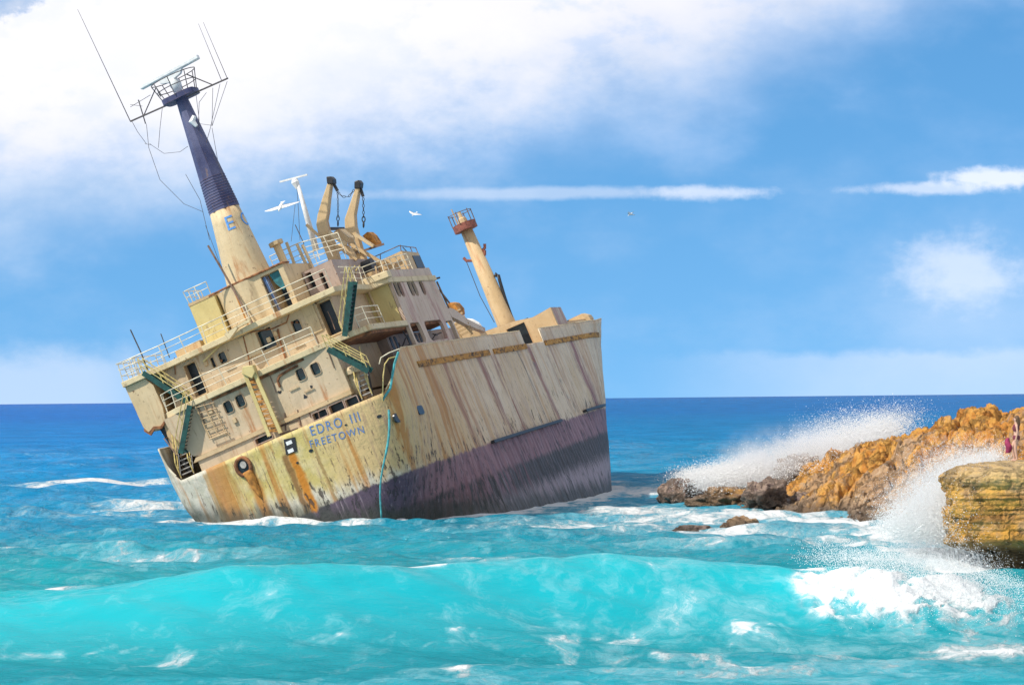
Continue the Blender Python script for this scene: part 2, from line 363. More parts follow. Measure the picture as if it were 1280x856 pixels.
    h = tt.m('ADD', tt.m('MULTIPLY', fr.outputs[1], .35), tt.m('ADD', tt.m('MULTIPLY', mid, .9), tt.m('MULTIPLY', fine, .12)))
    h = tt.m('ADD', h, tt.m('MULTIPLY', sm, -.3)); h = tt.m('ADD', h, tt.m('MULTIPLY', stk, .3))
    bump(tt, bs, h, .12, .8)
    return m
M['hull'] = hull_mat()

def rock_mat(name, cols, wet=.9, strata=0.0, bscale=1.0, orange=0.0):
    m, tt, bs = new_mat(name)
    co = tt.n('ShaderNodeTexCoord').outputs['Object']; x, y, z = tt.xyz(co)
    a = tt.noise(co, .22 * bscale, 5, .6); b = tt.noise(co, 1.1 * bscale, 7, .65); f = tt.noise(co, 5 * bscale, 7, .7)
    c = tt.mix(tt.ss(a, .38, .60), cols[0], cols[1]); c = tt.mix(tt.ss(b, .45, .68), c, cols[2])
    if orange:
        on = tt.m('ADD', tt.m('ADD', a, .02), tt.m('MULTIPLY', z, .03)); on = tt.m('ADD', on, tt.m('MULTIPLY', tt.m('SUBTRACT', b, .5), .45))
        c = tt.mix(tt.m('MULTIPLY', tt.ss(tt.m('ADD', on, tt.m('MULTIPLY', tt.m('SUBTRACT', f, .5), .25)), .545, .66), orange), c, tt.mix(tt.ss(b, .4, .6), (.56, .21, .015), (.66, .33, .05)))
    if strata:
        zz = tt.m('ADD', z, tt.m('MULTIPLY', tt.m('SUBTRACT', b, .5), .35)); zz = tt.m('ADD', zz, tt.m('MULTIPLY', x, -.03))
        s = tt.noise(tt.comb(tt.m('MULTIPLY', x, .12), tt.m('MULTIPLY', y, .12), tt.m('MULTIPLY', zz, 2.6)), 1, 4, .6)
        c = tt.mix(tt.m('MULTIPLY', tt.ss(s, .52, .66), strata), c, (.34, .16, .04))
        c = tt.mix(tt.m('MULTIPLY', tt.ss(tt.m('ADD', z, tt.m('MULTIPLY', b, .8)), 3.3, 4.1), .6), c, (.62, .48, .26))
    c = tt.mix(tt.m('MULTIPLY', tt.ss(f, .52, .75), .4), c, tuple(min(1, q * 1.35) for q in cols[1]))
    wl = tt.m('SUBTRACT', 1, tt.ss(tt.m('ADD', z, tt.m('MULTIPLY', tt.m('SUBTRACT', b, .5), 1.4)), wet * .3, wet))
    c = tt.mix(tt.m('MULTIPLY', tt.ss(tt.noise(co, 2.3 * bscale, 8, .75, loc=(5, 2, 9)), .54, .64), .6), c, (.13, .075, .04))
    c = tt.mix(tt.m('MULTIPLY', wl, .8), c, (.10, .075, .055))
    setc(tt, bs, c)
    rr = tt.n('ShaderNodeMapRange'); tt.l(wl, rr.inputs[0]); rr.inputs[3].default_value = .85; rr.inputs[4].default_value = .3
    tt.l(rr.outputs[0], bs.inputs['Roughness'])
    vo = tt.n('ShaderNodeTexVoronoi'); vo.inputs['Scale'].default_value = 2.2 * bscale; tt.l(co, vo.inputs[0])
    cv = tt.n('ShaderNodeTexVoronoi', feature='DISTANCE_TO_EDGE'); cv.inputs['Scale'].default_value = .75 * bscale; wv = tt.n('ShaderNodeVectorMath', operation='ADD'); tt.l(co, wv.inputs[0]); tt.l(tt.comb(tt.m('MULTIPLY', b, 1.3), tt.m('MULTIPLY', a, 1.5), tt.m('MULTIPLY', f, .8)), wv.inputs[1]); tt.l(wv.outputs[0], cv.inputs[0])
    crk = tt.m('SUBTRACT', 1, tt.ss(cv.outputs[0], 0, .09))
    h = tt.m('ADD', tt.m('ADD', tt.m('MULTIPLY', b, .9), tt.m('MULTIPLY', crk, -.55)), tt.m('ADD', tt.m('MULTIPLY', f, .45), tt.m('MULTIPLY', vo.outputs[0], -.5)))
    bump(tt, bs, h, .45, 1.0)
    return m
M['rock'] = rock_mat('orange_limestone', ((.42, .25, .13), (.50, .31, .15), (.54, .39, .25)), 1.1, orange=.9)
M['cliff'] = rock_mat('layered_yellow_sandstone', ((.66, .33, .05), (.66, .39, .09), (.54, .33, .15)), 1.3, strata=.8)
M['grey_rock'] = rock_mat('purple_grey_rock', ((.36, .26, .20), (.36, .26, .20), (.20, .14, .13)), .5, bscale=1.6)

# ------------------------------------------------------------------ SEA
def lerp(a, b, k): return a + (b - a) * k
def sstep(x, a, b): k = np.clip((x - a) / (b - a), 0, 1); return k * k * (3 - 2 * k)
def vnoise(x, y, seed=0):
    xi = np.floor(x).astype(np.int64); yi = np.floor(y).astype(np.int64); fx = x - xi; fy = y - yi
    def h(a, b):
        n = (a * 374761393 + b * 668265263 + seed * 982451653) & 0x7fffffff; n = ((n ^ (n >> 13)) * 1274126177) & 0x7fffffff
        return ((n ^ (n >> 16)) & 0xffff) / 65535.0
    fx = fx * fx * (3 - 2 * fx); fy = fy * fy * (3 - 2 * fy)
    return (h(xi, yi) * (1 - fx) + h(xi + 1, yi) * fx) * (1 - fy) + (h(xi, yi + 1) * (1 - fx) + h(xi + 1, yi + 1) * fx) * fy
def fbm(x, y, o=5, seed=0, g=.5):
    s = 0; a = 1; tot = 0
    for i in range(o): s = s + a * vnoise(x * 2 ** i + 17.3 * i, y * 2 ** i - 9.1 * i, seed + i); tot += a; a *= g
    return s / tot
waves = []
for i in range(70):
    L = .8 * (15.0) ** (i / 69.0) * NR.uniform(.9, 1.1)
    th = NR.normal(0, .48) + .15
    waves.append((L, .0125 * L ** .72 * NR.uniform(.6, 1.3), math.sin(th), math.cos(th), NR.uniform(0, 6.28)))
def swell(X, Y):
    """big shoaling wave in the foreground -> height, signed distance in front of the crest"""
    yc = 69.6 + 1.1 * np.sin(X * .13 + .6) + .5 * np.sin(X * .31) + .05 * X
    h = (1.22 + .22 * np.sin(X * .21 + 2) + .10 * np.sin(X * .55)) * sstep(X, -30, -5) * (1 - .75 * sstep(X, 10, 17)) + .48
    s = yc - Y
    hf = np.exp(-np.clip(s, 0, None) ** 1.7 / 3.5 ** 1.7); hb = np.exp(-(np.clip(-s, 0, None) / 6.5) ** 1.6)
    z = h * np.where(s > 0, hf, hb) - .36 * np.exp(-((s - 9.5) / 5) ** 2)
    # second small line behind, and one nearer the shore
    z = z + .14 * np.exp(-((Y - 98 - .04 * X - 1.2 * np.sin(X * .11)) / 3.6) ** 2)
    z = z + .16 * np.exp(-((Y - 58 - 1.5 * np.sin(X * .2 + 1)) / 2.6) ** 2)
    return z, s, h
def sea_z(X, Y, cell):
    z = np.zeros_like(X)
    att_near = .55 + .45 * sstep(Y, 78, 110)
    for L, a, sx_, cy_, ph in waves:
        k = 2 * math.pi / L
        f = sstep(L / cell, 2.2, 4.5)
        s = np.sin(k * (X * sx_ + Y * cy_) + ph + .6 * np.sin(X * .05 + L))
        z += a * f * (1 + .9 * sstep(Y, 230, 400) * (1 if L > 4 else 0)) * (s - .28 * np.cos(2 * (k * (X * sx_ + Y * cy_) + ph)) * 1.0) * (att_near if L < 40 else 1)
    fade = 1 - .55 * sstep(Y, 300, 1500)
    sw, s, h = swell(X, Y)
    calm = 1 - .55 * np.exp(-((s - 3) / 4.0) ** 2)
    return z * fade * calm + sw, s, h
NY, NX = 1250, 820
kk = np.linspace(0, 1, NY)
# rows: dense near, geometric far
Yr = 1.0 / (1.0 / 30.0 + (1.0 / 9000.0 - 1.0 / 30.0) * kk ** .92); Yr = np.concatenate([np.linspace(10, 29.5, 12), Yr])
NY = len(Yr)
xs = np.linspace(-1, 1, NX)
YY, XX = np.meshgrid(Yr, xs, indexing='ij')
XX = XX * (YY * .36 + 14)
cell = np.maximum(np.gradient(Yr)[:, None] * np.ones((1, NX)), (YY * .72 + 28) / NX)
ZZ, SS, HH = sea_z(XX, YY, cell)
# foam density, placed by where the surf is; wide faint patches paint pale sheen
foam = np.zeros_like(XX)
def fg(px, py, rx, ry, amp, rot=0.0):
    """surf or painted sheen patch centred where that point of the water lies; radii in metres (x, y)"""
    global foam
    g = ground(px, py); dx = (XX - g[0]); dy = (YY - g[1])
    c_, s_ = math.cos(rot), math.sin(rot); a = (dx * c_ + dy * s_) / rx; b = (-dx * s_ + dy * c_) / ry
    foam = np.maximum(foam, amp * np.exp(-(a * a + b * b)))
fg(120, 607, 7.5, 7, .86); fg(200, 632, 5, 12, .72); fg(140, 645, 7, 4, .50); fg(60, 690, 6, 4, .42); fg(225, 652, 1.6, 2.2, .9)
fg(150, 700, 8, 3.5, .52); fg(15, 752, 2.6, 2.6, .8); fg(40, 742, 3.2, .8, .66); fg(295, 731, 1.2, .6, .7)
fg(900, 610, 6, 6, 1.0); fg(820, 615, 6, 14, .75); fg(960, 645, 6, 8, .80); fg(1060, 655, 6, 8, .85); fg(890, 665, 7, 6, .66)
fg(1000, 680, 8, 5, .62); fg(800, 640, 7, 12, .66); fg(740, 660, 9, 7, .56); fg(860, 650, 8, 10, .66); fg(1150, 670, 4.5, 9, 1.0); fg(560, 642, 12, 2.0, .55); fg(420, 658, 6, 1.6, .55)
fg(700, 625, 5, 3, .45); fg(760, 602, 3, 6, .6); fg(980, 600, 9, 16, 1.0); fg(1050, 570, 9, 30, .8); fg(1210, 700, 4, 7, 1.0); fg(1180, 745, 7, 3.5, .45)
fg(1220, 805, 3, 1.6, .62); fg(1130, 785, 2.0, .8, .55); fg(600, 703, 2.5, .7, .62); fg(700, 705, 8, .35, .5); fg(640, 668, 10, 4, .38); fg(1000, 790, 14, 8, .30); fg(960, 830, 10, 4, .40); fg(560, 840, 10, 3, .32)
# breaking crest of the foreground wave
brk = sstep(XX, 7.1, 9.2) * (1 - sstep(XX, 12.0, 15.5))
lump = fbm(XX * .9, YY * .9, 5, 3)
brf = brk * np.exp(-((SS - 1.6 - 2.2 * (fbm(XX * .35, XX * 0, 3, 5) - .35)) / 1.9) ** 2)
foam = np.maximum(foam, 1.15 * brf * (.72 + .6 * fbm(XX * 1.6, YY * 1.6, 5, 23, .6)))
lip = sstep(XX, 4.8, 7.8) * (1 - sstep(XX, 8.8, 9.8)) * np.exp(-((SS + .2) / .7) ** 2)
foam = np.maximum(foam, .8 * lip)
lump2 = fbm(XX * 2.4, YY * 2.4, 5, 13, .6)
foam = foam - .5 * np.clip(brf, 0, 1) * sstep(lump2, .56, .40)
ZZ += brf * (.05 + 1.0 * np.clip(lump - .34, 0, 1) + .55 * (lump2 - .4)) + .10 * np.clip(foam - .7, 0, 1) * lump
# thin lace on the crest and random far whitecaps
foam = np.maximum(foam, .78 * np.exp(-((SS + .3) / .55) ** 2) * sstep(fbm(XX * .3, YY * .1, 4, 9), .42, .62))
thr_ = fbm(XX * .8 + 3 * fbm(XX * .3, YY * .3, 3, 77), YY * .35, 5, 78, .6)
foam = np.maximum(foam, .50 * sstep(thr_, .50, .68) * sstep(YY, 55, 60) * (1 - sstep(YY, 120, 150)) * (.35 + .65 * (SS > 4)))
foam = np.maximum(foam, .33 * sstep(ZZ, .28, .6) * (YY > 100))
foam = np.maximum(foam, .15 * (1 - sstep(YY, 120, 220)) * (.4 + .9 * fbm(XX * .07, YY * .03, 3, 21)))
# churned white water along the hull, and a surf mound behind the low rocks
PS = np.stack([XX - SO[0], YY - SO[1], -SO[2] * np.ones_like(XX)], -1) @ SM
kq = np.interp(PS[..., 2], [-11, -8, -6, -4.5, -3, -1.5, 0], [.25, .5, .70, .84, .91, .98, 1]); qq = sstep(PS[..., 0], 0, 14)
bb = 6.8 * (kq + (1 - kq) * qq) * np.clip(1 - (1 - np.clip(PS[..., 0] / 3, .02, 1)) ** 4, 0, 1) ** .25
u0_ = 53.5 + (PS[..., 2] - 2) * 1.52; bb = bb * np.clip(1 - (np.clip(PS[..., 0] - u0_, 0, None) / 25) ** 2, 0, 1)
dh = np.maximum(np.abs(PS[..., 1] + .3) - bb, -PS[..., 0] - .2)
ZZ *= 1 - .85 * np.where((PS[..., 0] > -6) & (PS[..., 0] < 70), np.exp(-(np.clip(dh, 0, None) / 5) ** 2), 0) * sstep(YY, 128, 140)
dn = fbm(XX * .9, YY * .35, 5, 111, .65)
foam = np.maximum(foam, np.where((PS[..., 0] > -6) & (PS[..., 0] < 64), (.42 + .75 * dn) * np.exp(-(np.clip(dh, 0, None) / (.6 + 4.0 * dn)) ** 2), 0))
mnd = np.exp(-(((XX - 14.5) / 5.5) ** 2 + ((YY - 160 + .5 * (XX - 12)) / 6) ** 2)); mn2 = fbm(XX * .5, YY * .3, 5, 121)
ZZ += 1.9 * mnd * np.clip(mn2 - .25, 0, 1); foam = np.maximum(foam, 1.15 * np.clip(mnd * 1.6, 0, 1) * (.75 + .5 * mn2))
# body colour of the water: sand-bottomed shallows to open sea, wave light painted in
def pal(Y):
    ks = np.array([0, 44, 60, 72, 80, 95, 125, 160, 220, 400, 1000, 9000.])
    cs = np.array([(.05, .36, .44), (.035, .34, .42), (.010, .30, .38), (.004, .34, .39), (.006, .29, .34), (.006, .25, .31), (.005, .235, .34), (.004, .25, .41), (.004, .235, .44), (.005, .20, .45), (.010, .15, .42), (.018, .10, .34)])
    return np.stack([np.interp(Y, ks, cs[:, i]) for i in range(3)], -1)
wob = 22 * (fbm(XX * .035, YY * .02, 4, 31) - .5) * sstep(YY, 60, 140)
CC = pal(YY + wob)
left = 1 - sstep(XX / YY, -.16, -.02); CC[..., 2] *= 1 + .22 * left * sstep(YY, 85, 140); CC[..., 1] *= 1 + .04 * left
mott = (fbm(XX * .18, YY * .09, 5, 41) - .5); CC *= .93
CC *= (1 + .45 * mott * sstep(YY, 40, 100))[..., None]
CC *= (1 + .20 * np.exp(-((SS - 1.2) / 2.4) ** 2) - .22 * np.exp(-((SS - 7.5) / 3.0) ** 2))[..., None]  # painted light: glow through the thin upper face, shade in the trough
me = bpy.data.meshes.new('sea'); nV = NY * NX
me.vertices.add(nV); me.vertices.foreach_set('co', np.stack([XX, YY, ZZ], -1).reshape(-1).astype(np.float32))
idx = np.arange(nV).reshape(NY, NX); q = np.stack([idx[:-1, :-1], idx[:-1, 1:], idx[1:, 1:], idx[1:, :-1]], -1).reshape(-1, 4)
me.loops.add(q.size); me.loops.foreach_set('vertex_index', q.reshape(-1).astype(np.int32))
me.polygons.add(len(q)); me.polygons.foreach_set('loop_start', np.arange(0, q.size, 4, dtype=np.int32)); me.polygons.foreach_set('loop_total', np.full(len(q), 4, np.int32))
me.update(calc_edges=True); me.polygons.foreach_set('use_smooth', np.ones(len(q), bool))
at = me.attributes.new('foam', 'FLOAT', 'POINT'); at.data.foreach_set('value', foam.reshape(-1).astype(np.float32))
face = np.exp(-((SS - 2.2) / 3.2) ** 2) * sstep(XX, -30, -10) * (1 - sstep(XX, 8, 13))
foam = foam * (1 - .5 * face)
at = me.attributes.new('calm', 'FLOAT', 'POINT'); at.data.foreach_set('value', face.reshape(-1).astype(np.float32))
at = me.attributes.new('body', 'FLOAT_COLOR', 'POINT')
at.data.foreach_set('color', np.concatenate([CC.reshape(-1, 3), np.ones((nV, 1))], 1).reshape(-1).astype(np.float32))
sea = bpy.data.objects.new('sea', me); COL.objects.link(sea); tag(sea, 'turquoise and blue rolling sea around the wreck', 'sea', kind='structure')
def sea_mat():
    m, tt, bs = new_mat('sea_water')
    geo = tt.n('ShaderNodeNewGeometry'); co = geo.outputs['Position']; x, y, z = tt.xyz(co)
    fo = tt.n('ShaderNodeAttribute', attribute_name='foam').outputs['Fac']; bo = tt.n('ShaderNodeAttribute', attribute_name='body').outputs['Color']
    wn = tt.noise(co, .5, 4, .6, sc=(.8, .35, 1)); wn2 = tt.noise(co, .13, 4, .6, sc=(1, .35, 1))
    warp = tt.comb(tt.m('ADD', tt.m('MULTIPLY', x, .7), tt.m('MULTIPLY', wn, 2.0)), tt.m('ADD', tt.m('MULTIPLY', y, .5), tt.m('MULTIPLY', wn2, 6)), tt.m('MULTIPLY', z, .6))
    f1 = tt.noise(warp, .75, 10, .74); f2 = tt.noise(warp, 2.6, 7, .7)
    vo = tt.n('ShaderNodeTexVoronoi', feature='DISTANCE_TO_EDGE'); vo.inputs['Scale'].default_value = .9; tt.l(warp, vo.inputs[0])
    lace = tt.m('SUBTRACT', 1, tt.ss(vo.outputs[0], .0, .16))
    fn = tt.m('ADD', tt.m('ADD', tt.m('MULTIPLY', f1, .72), tt.m('MULTIPLY', f2, .28)), tt.m('MULTIPLY', lace, .025))
    # fn about .3 to .7 ; foam density shifts the threshold
    k = tt.m('SUBTRACT', fn, tt.m('SUBTRACT', .75, tt.m('MULTIPLY', fo, .46)))
    fm = tt.ss(k, -.045, .10)
    soft = tt.m('MULTIPLY', tt.ss(k, -.17, .05), .42)          # aerated milky water round the foam, also a painted pale sheen
    v1 = tt.noise(co, .045, 8, .68, sc=(.45, 1, 1)); v2 = tt.noise(co, .35, 6, .65, sc=(.35, 1, 1))
    var = tt.m('ADD', .5, tt.m('MULTIPLY', tt.m('ADD', tt.m('MULTIPLY', v1, .6), tt.m('MULTIPLY', v2, .5)), .92))
    bo = tt.mix(tt.ss(y, 60, 150), bo, tt.mix(1.0, bo, tt.comb(var, var, tt.m('ADD', .35, tt.m('MULTIPLY', var, .65))), 'MULTIPLY'))
    c = tt.mix(soft, bo, (.38, .62, .68))
    c = tt.mix(fm, c, (.68, .71, .72))
    fl = tt.noise(co, 7.0, 4, .7, sc=(.7, .6, 1)); flk = tt.m('MULTIPLY', tt.ss(tt.m('ADD', fl, tt.m('MULTIPLY', f1, .35)), .90, .97), tt.m('SUBTRACT', 1, tt.ss(y, 90, 200)))
    c = tt.mix(tt.m('MULTIPLY', flk, .8), c, (.8, .85, .86))
    r1 = tt.noise(co, 1.3, 8, .66, sc=(.45, 1, 1)); r0 = tt.noise(co, 5.5, 5, .65, sc=(.35, 1, 1)); r2 = tt.noise(co, .25, 6, .6, sc=(.7, 1, 1)); r3 = tt.noise(co, .05, 7, .7, sc=(.5, 1, 1))
    h = tt.m('ADD', tt.m('MULTIPLY', r1, tt.m('ADD', .30, tt.m('MULTIPLY', tt.ss(y, 90, 180), .6))), tt.m('ADD', tt.m('MULTIPLY', r2, tt.m('ADD', .38, tt.m('MULTIPLY', tt.ss(y, 85, 140), 1.9))), tt.m('MULTIPLY', tt.m('MULTIPLY', r3, tt.ss(y, 120, 500)), 9.0)))
    h = tt.m('ADD', h, tt.m('MULTIPLY', r0, .06)); h = tt.m('ADD', h, tt.m('MULTIPLY', fm, tt.m('ADD', .02, tt.m('MULTIPLY', f2, .12))))
    bp = tt.n('ShaderNodeBump'); bp.inputs['Distance'].default_value = 1.0; clm = tt.n('ShaderNodeAttribute', attribute_name='calm').outputs['Fac']; tt.l(tt.m('SUBTRACT', .85, tt.m('MULTIPLY', clm, .62)), bp.inputs['Strength']); tt.l(h, bp.inputs['Height'])
    fr = tt.n('ShaderNodeFresnel'); fr.inputs['IOR'].default_value = 1.33; tt.l(bp.outputs[0], fr.inputs['Normal'])
    df = tt.n('ShaderNodeBsdfDiffuse'); tt.l(c, df.inputs['Color']); tt.l(bp.outputs[0], df.inputs['Normal'])
    gl = tt.n('ShaderNodeBsdfGlossy'); gl.inputs['Roughness'].default_value = .06; tt.l(bp.outputs[0], gl.inputs['Normal'])
    mx = tt.n('ShaderNodeMixShader'); fac = tt.m('MULTIPLY', tt.m('MINIMUM', tt.m('MULTIPLY', fr.outputs[0], .70), .40), tt.m('SUBTRACT', 1, fm))
    tt.l(fac, mx.inputs[0]); tt.l(df.outputs[0], mx.inputs[1]); tt.l(gl.outputs[0], mx.inputs[2])
    out = [n for n in tt.t.nodes if n.type == 'OUTPUT_MATERIAL'][0]; tt.l(mx.outputs[0], out.inputs[0]); tt.t.nodes.remove(bs)
    return m
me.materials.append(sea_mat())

# ------------------------------------------------------------------ ROCKS
def cells(x, y, size, seed, sharp=False):
    """rounded boulder bumps 0..1 from jittered cells, plus a per-boulder random"""
    gx_ = x / size; gy_ = y / size; xi = np.floor(gx_).astype(np.int64); yi = np.floor(gy_).astype(np.int64)
    d1 = np.full(x.shape, 9.); d2 = np.full(x.shape, 9.); rid = np.zeros(x.shape); ox = np.zeros(x.shape); oy = np.zeros(x.shape)
    def h(a, b, s):
        n = (a * 374761393 + b * 668265263 + s * 982451653) & 0x7fffffff; n = ((n ^ (n >> 13)) * 1274126177) & 0x7fffffff
        return ((n ^ (n >> 16)) & 0xffff) / 65535.0
    for a in (-1, 0, 1):
        for b in (-1, 0, 1):
            ca = xi + a; cb = yi + b; jx = ca + .1 + .8 * h(ca, cb, seed); jy = cb + .1 + .8 * h(ca, cb, seed + 1)
            d = np.hypot(gx_ - jx, gy_ - jy); r_ = h(ca, cb, seed + 2)
            nw = d < d1; ox = np.where(nw, gx_ - jx, ox); oy = np.where(nw, gy_ - jy, oy); d2 = np.where(nw, d1, np.minimum(d2, d)); rid = np.where(nw, r_, rid); d1 = np.where(nw, d, d1)
    if sharp:
        e = np.clip((d2 - d1) * 2.6, 0, 1); e = 1 - (1 - e) ** 3; a = rid * 43.0; return np.clip(e * (1 + .45 * (np.cos(a) * ox + np.sin(a) * oy)), 0, 1.6), (rid * 7.3) % 1
    e = np.clip((d2 - d1) * 1.5, 0, 1); return np.sqrt(1 - (1 - e) ** 2), rid
def grid_obj(name, X, Y, Z, mat, smooth=True):
    ny, nx = X.shape; me = bpy.data.meshes.new(name); n = ny * nx
    me.vertices.add(n); me.vertices.foreach_set('co', np.stack([X, Y, Z], -1).reshape(-1).astype(np.float32))
    i = np.arange(n).reshape(ny, nx); q = np.stack([i[:-1, :-1], i[:-1, 1:], i[1:, 1:], i[1:, :-1]], -1).reshape(-1, 4)
    me.loops.add(q.size); me.loops.foreach_set('vertex_index', q.reshape(-1).astype(np.int32))
    me.polygons.add(len(q)); me.polygons.foreach_set('loop_start', np.arange(0, q.size, 4, dtype=np.int32)); me.polygons.foreach_set('loop_total', np.full(len(q), 4, np.int32))
    me.update(calc_edges=True); me.polygons.foreach_set('use_smooth', np.full(len(q), smooth)); me.materials.append(mat)
    o = bpy.data.objects.new(name, me); COL.objects.link(o); return o
# headland: low rocky tongue growing to the right
hx, hy = np.meshgrid(np.linspace(9, 52, 760), np.linspace(96, 176, 820))
wx = hx + 1.6 * (fbm(hx * .35, hy * .35, 3, 61) - .5); wy = hy + 1.6 * (fbm(hx * .35, hy * .35, 3, 71) - .5)
Xk = [9, 10.5, 12.5, 15, 16.8, 18.2, 20, 23.2, 25.3, 28.8, 34, 45, 52]
Yf = np.interp(hx, Xk, [158, 154, 146, 137, 131, 127, 122, 114, 108, 103, 99, 96, 96])
Zr = np.interp(hx, Xk, [-1.0, .15, .35, .55, 1.0, 1.9, 3.0, 4.2, 4.9, 5.85, 6.3, 6.5, 7])
Dp = np.interp(hx, Xk, [4, 6, 10, 14, 17, 19, 21, 24, 27, 30, 34, 38, 40])
tt_ = (wy - Yf) / Dp
wx2 = wx + .9 * (fbm(hx * 1.1, hy * 1.1, 4, 62) - .5); wy2 = wy + .9 * (fbm(hx * 1.1, hy * 1.1, 4, 72) - .5)
b1, r1 = cells(wx2, wy2 * .62, 3.0, 5, True); b2, r2 = cells(wx2 + .5 * b1, wy2 * .7, 1.15, 15, True); b3, r3 = cells(wx2, wy2 * .8, .45, 25, True)
prof = np.where(tt_ < 1, sstep(tt_, -.12, 1.0) ** .75, 1 - sstep(tt_, 1.05, 1.9) * 1.5)
low_ = sstep(Zr, 0, 3)
HZ = Zr * prof + (b1 * (.45 + .75 * r1) - .70) * (.3 + .7 * low_) + (b2 * (.25 + .45 * r2) - .35) * (.5 + .4 * low_) + b3 * (.08 + .16 * r3) + .55 * (fbm(hx * .8, hy * .8, 7, 81, .6) - .5) - .35 * np.abs(fbm(hx * 1.7, hy * 1.2, 5, 83) - .5) * 2
HZ = np.where(prof <= .02, -1.5, HZ) - 1.6 * (1 - sstep(tt_, -.2, .10))
HZ = np.maximum(HZ, -2.0)
head = grid_obj('headland', hx, hy, HZ, M['rock']); tag(head, 'orange rocky headland running down into the surf', 'headland', kind='structure')

# near rock shelf with a layered wall and an undercut foot
path = [(25, 108), (22.5, 103), (19.8, 98), (17.9, 95), (16.95, 92.9), (17.15, 91.4), (18.3, 90.5), (20.5, 90.1), (24, 89.8), (30, 89.2), (40, 88)]
pp = np.array(path); dl = np.r_[0, np.cumsum(np.hypot(*np.diff(pp, axis=0).T))]; tl = np.linspace(0, dl[-1], 700)
# finer spacing where it is seen
px_ = np.interp(tl, dl, pp[:, 0]); py_ = np.interp(tl, dl, pp[:, 1])
for _ in range(18): px_[1:-1] = (px_[:-2] + px_[1:-1] * 2 + px_[2:]) / 4; py_[1:-1] = (py_[:-2] + py_[1:-1] * 2 + py_[2:]) / 4
tx = np.gradient(px_); ty = np.gradient(py_); ln = np.hypot(tx, ty); nx_ = ty / ln * 1.0; ny_ = -tx / ln
inw = np.stack([-nx_, -ny_]);
# outward normal must point away from the shelf's middle (30, 105)
sg = np.sign(nx_ * (px_ - 30) + ny_ * (py_ - 105)); nx_ *= sg; ny_ *= sg
zs = np.concatenate([np.linspace(-1.2, 3.72, 200), np.full(60, 3.72)]); ins = np.concatenate([np.zeros(200), np.linspace(0, 1, 60) ** 1.4])
TT, ZS = np.meshgrid(tl, zs); IN = np.repeat(ins[:, None], len(tl), 1)
rough_l = 1 - sstep(TT, dl[4] + .6, dl[5] + 1.0)          # knobbly on the left corner, smooth beds on the front
tw = TT + .25 * (fbm(TT * 2, ZS * 2, 4, 3) - .5); zw = ZS + .3 * (fbm(TT * 2, ZS * 2, 4, 4) - .5); kb, kr = cells(tw, zw * .7, .42, 33); kb2, _ = cells(tw, zw * .8, .19, 43)
bed = fbm(TT * .08, ZS * 2.6 - TT * .05, 4, 51); edge = fbm(TT * 1.3, ZS * 1.6, 5, 57)
off = rough_l * (.30 * kb * (.4 + kr) + .12 * kb2) + (1 - rough_l) * (.55 * (bed - .5) + .10 * kb2 * .4) + .45 * (fbm(TT * .5, ZS * .5, 4, 91) - .5) + .26 * (edge - .5)
off += .04 * np.exp(-((ZS - 3.4) / .3) ** 2) * (.4 + kb) - .28 * sstep(ZS, 3.45, 3.75) + .10 * sstep(ZS, 2.9, 3.5) * (fbm(TT * 3.2, ZS * .4, 3, 17) - .4)         # projecting lip
under = 1 - sstep(ZS + .35 * (fbm(TT * .4, ZS * 0, 3, 95) - .5), .45, 1.0); off -= 1.5 * under
off *= (1 - np.clip(IN * 12, 0, 1))
SX = px_[None, :] + nx_[None, :] * off + (30 - px_[None, :]) * IN * .8; SY = py_[None, :] + ny_[None, :] * off + (99 - py_[None, :]) * IN * .9
SZ = ZS + np.where(IN > 0, .05 + .22 * fbm(SX * 1.5, SY * 1.5, 4, 99) - 1.6 * IN * IN, 0) * np.clip(IN * 30, 0, 1) + .12 * (fbm(TT * 1.1, ZS * 0, 3, 12) - .5) * sstep(ZS, 3, 3.9) - .35 * sstep(TT, dl[4], dl[2] * 0 + dl[4] + .01) * 0
shelf = grid_obj('rock_shelf', SX, SY, SZ, M['cliff']); tag(shelf, 'flat topped yellow layered rock shelf with undercut foot', 'rock shelf', kind='structure')

def boulder(name, px, py, wid, hei, dep, seed, mat, label, group=None, z0=-.25, Y=None):
    g = ground(px, py) if Y is None else atY(px, py, Y)
    bm = bmesh.new(); bmesh.ops.create_icosphere(bm, subdivisions=5, radius=1)
    from mathutils import noise as mn
    for v in bm.verts:
        p = v.co.copy(); q = p * 1.5 + Vector((seed * 3.1, seed * 1.7, 0))
        d = 1 + .45 * (mn.fractal(q, 1.0, 2.0, 4)) ; f1 = mn.voronoi(q * 1.3)[0][0]; d += .30 * (f1 - .4) + .06 * mn.noise(q * 5)
        v.co = Vector((p.x * wid / 2 * d, p.y * dep / 2 * d, max(p.z, -.4) * hei * d))
    me = bpy.data.meshes.new(name); bm.to_mesh(me); bm.free(); me.materials.append(mat)
    me.polygons.foreach_set('use_smooth', [True] * len(me.polygons))
    o = bpy.data.objects.new(name, me); COL.objects.link(o); o.location = (g[0], g[1], z0)
    return tag(o, label, 'rock', group or 'rocks in the surf')
boulder('rock', 853, 612, 2.6, 1.1, 2.6, 1, M['grey_rock'], 'dark rounded rock at the far left tip of the headland', z0=.25, Y=150)
boulder('rock', 926, 662, 1.9, .75, 1.2, 2, M['rock'], 'small pointed brown rock alone in the shallow surf')
boulder('rock', 868, 662, 2.1, .33, 1.4, 3, M['grey_rock'], 'flat dark rock awash left of the small pointed rock', z0=-.12)
boulder('rock', 958, 616, 2.5, 1.1, 2.4, 4, M['grey_rock'], 'purple grey boulder where the low rocks meet the headland', z0=.75, Y=139)
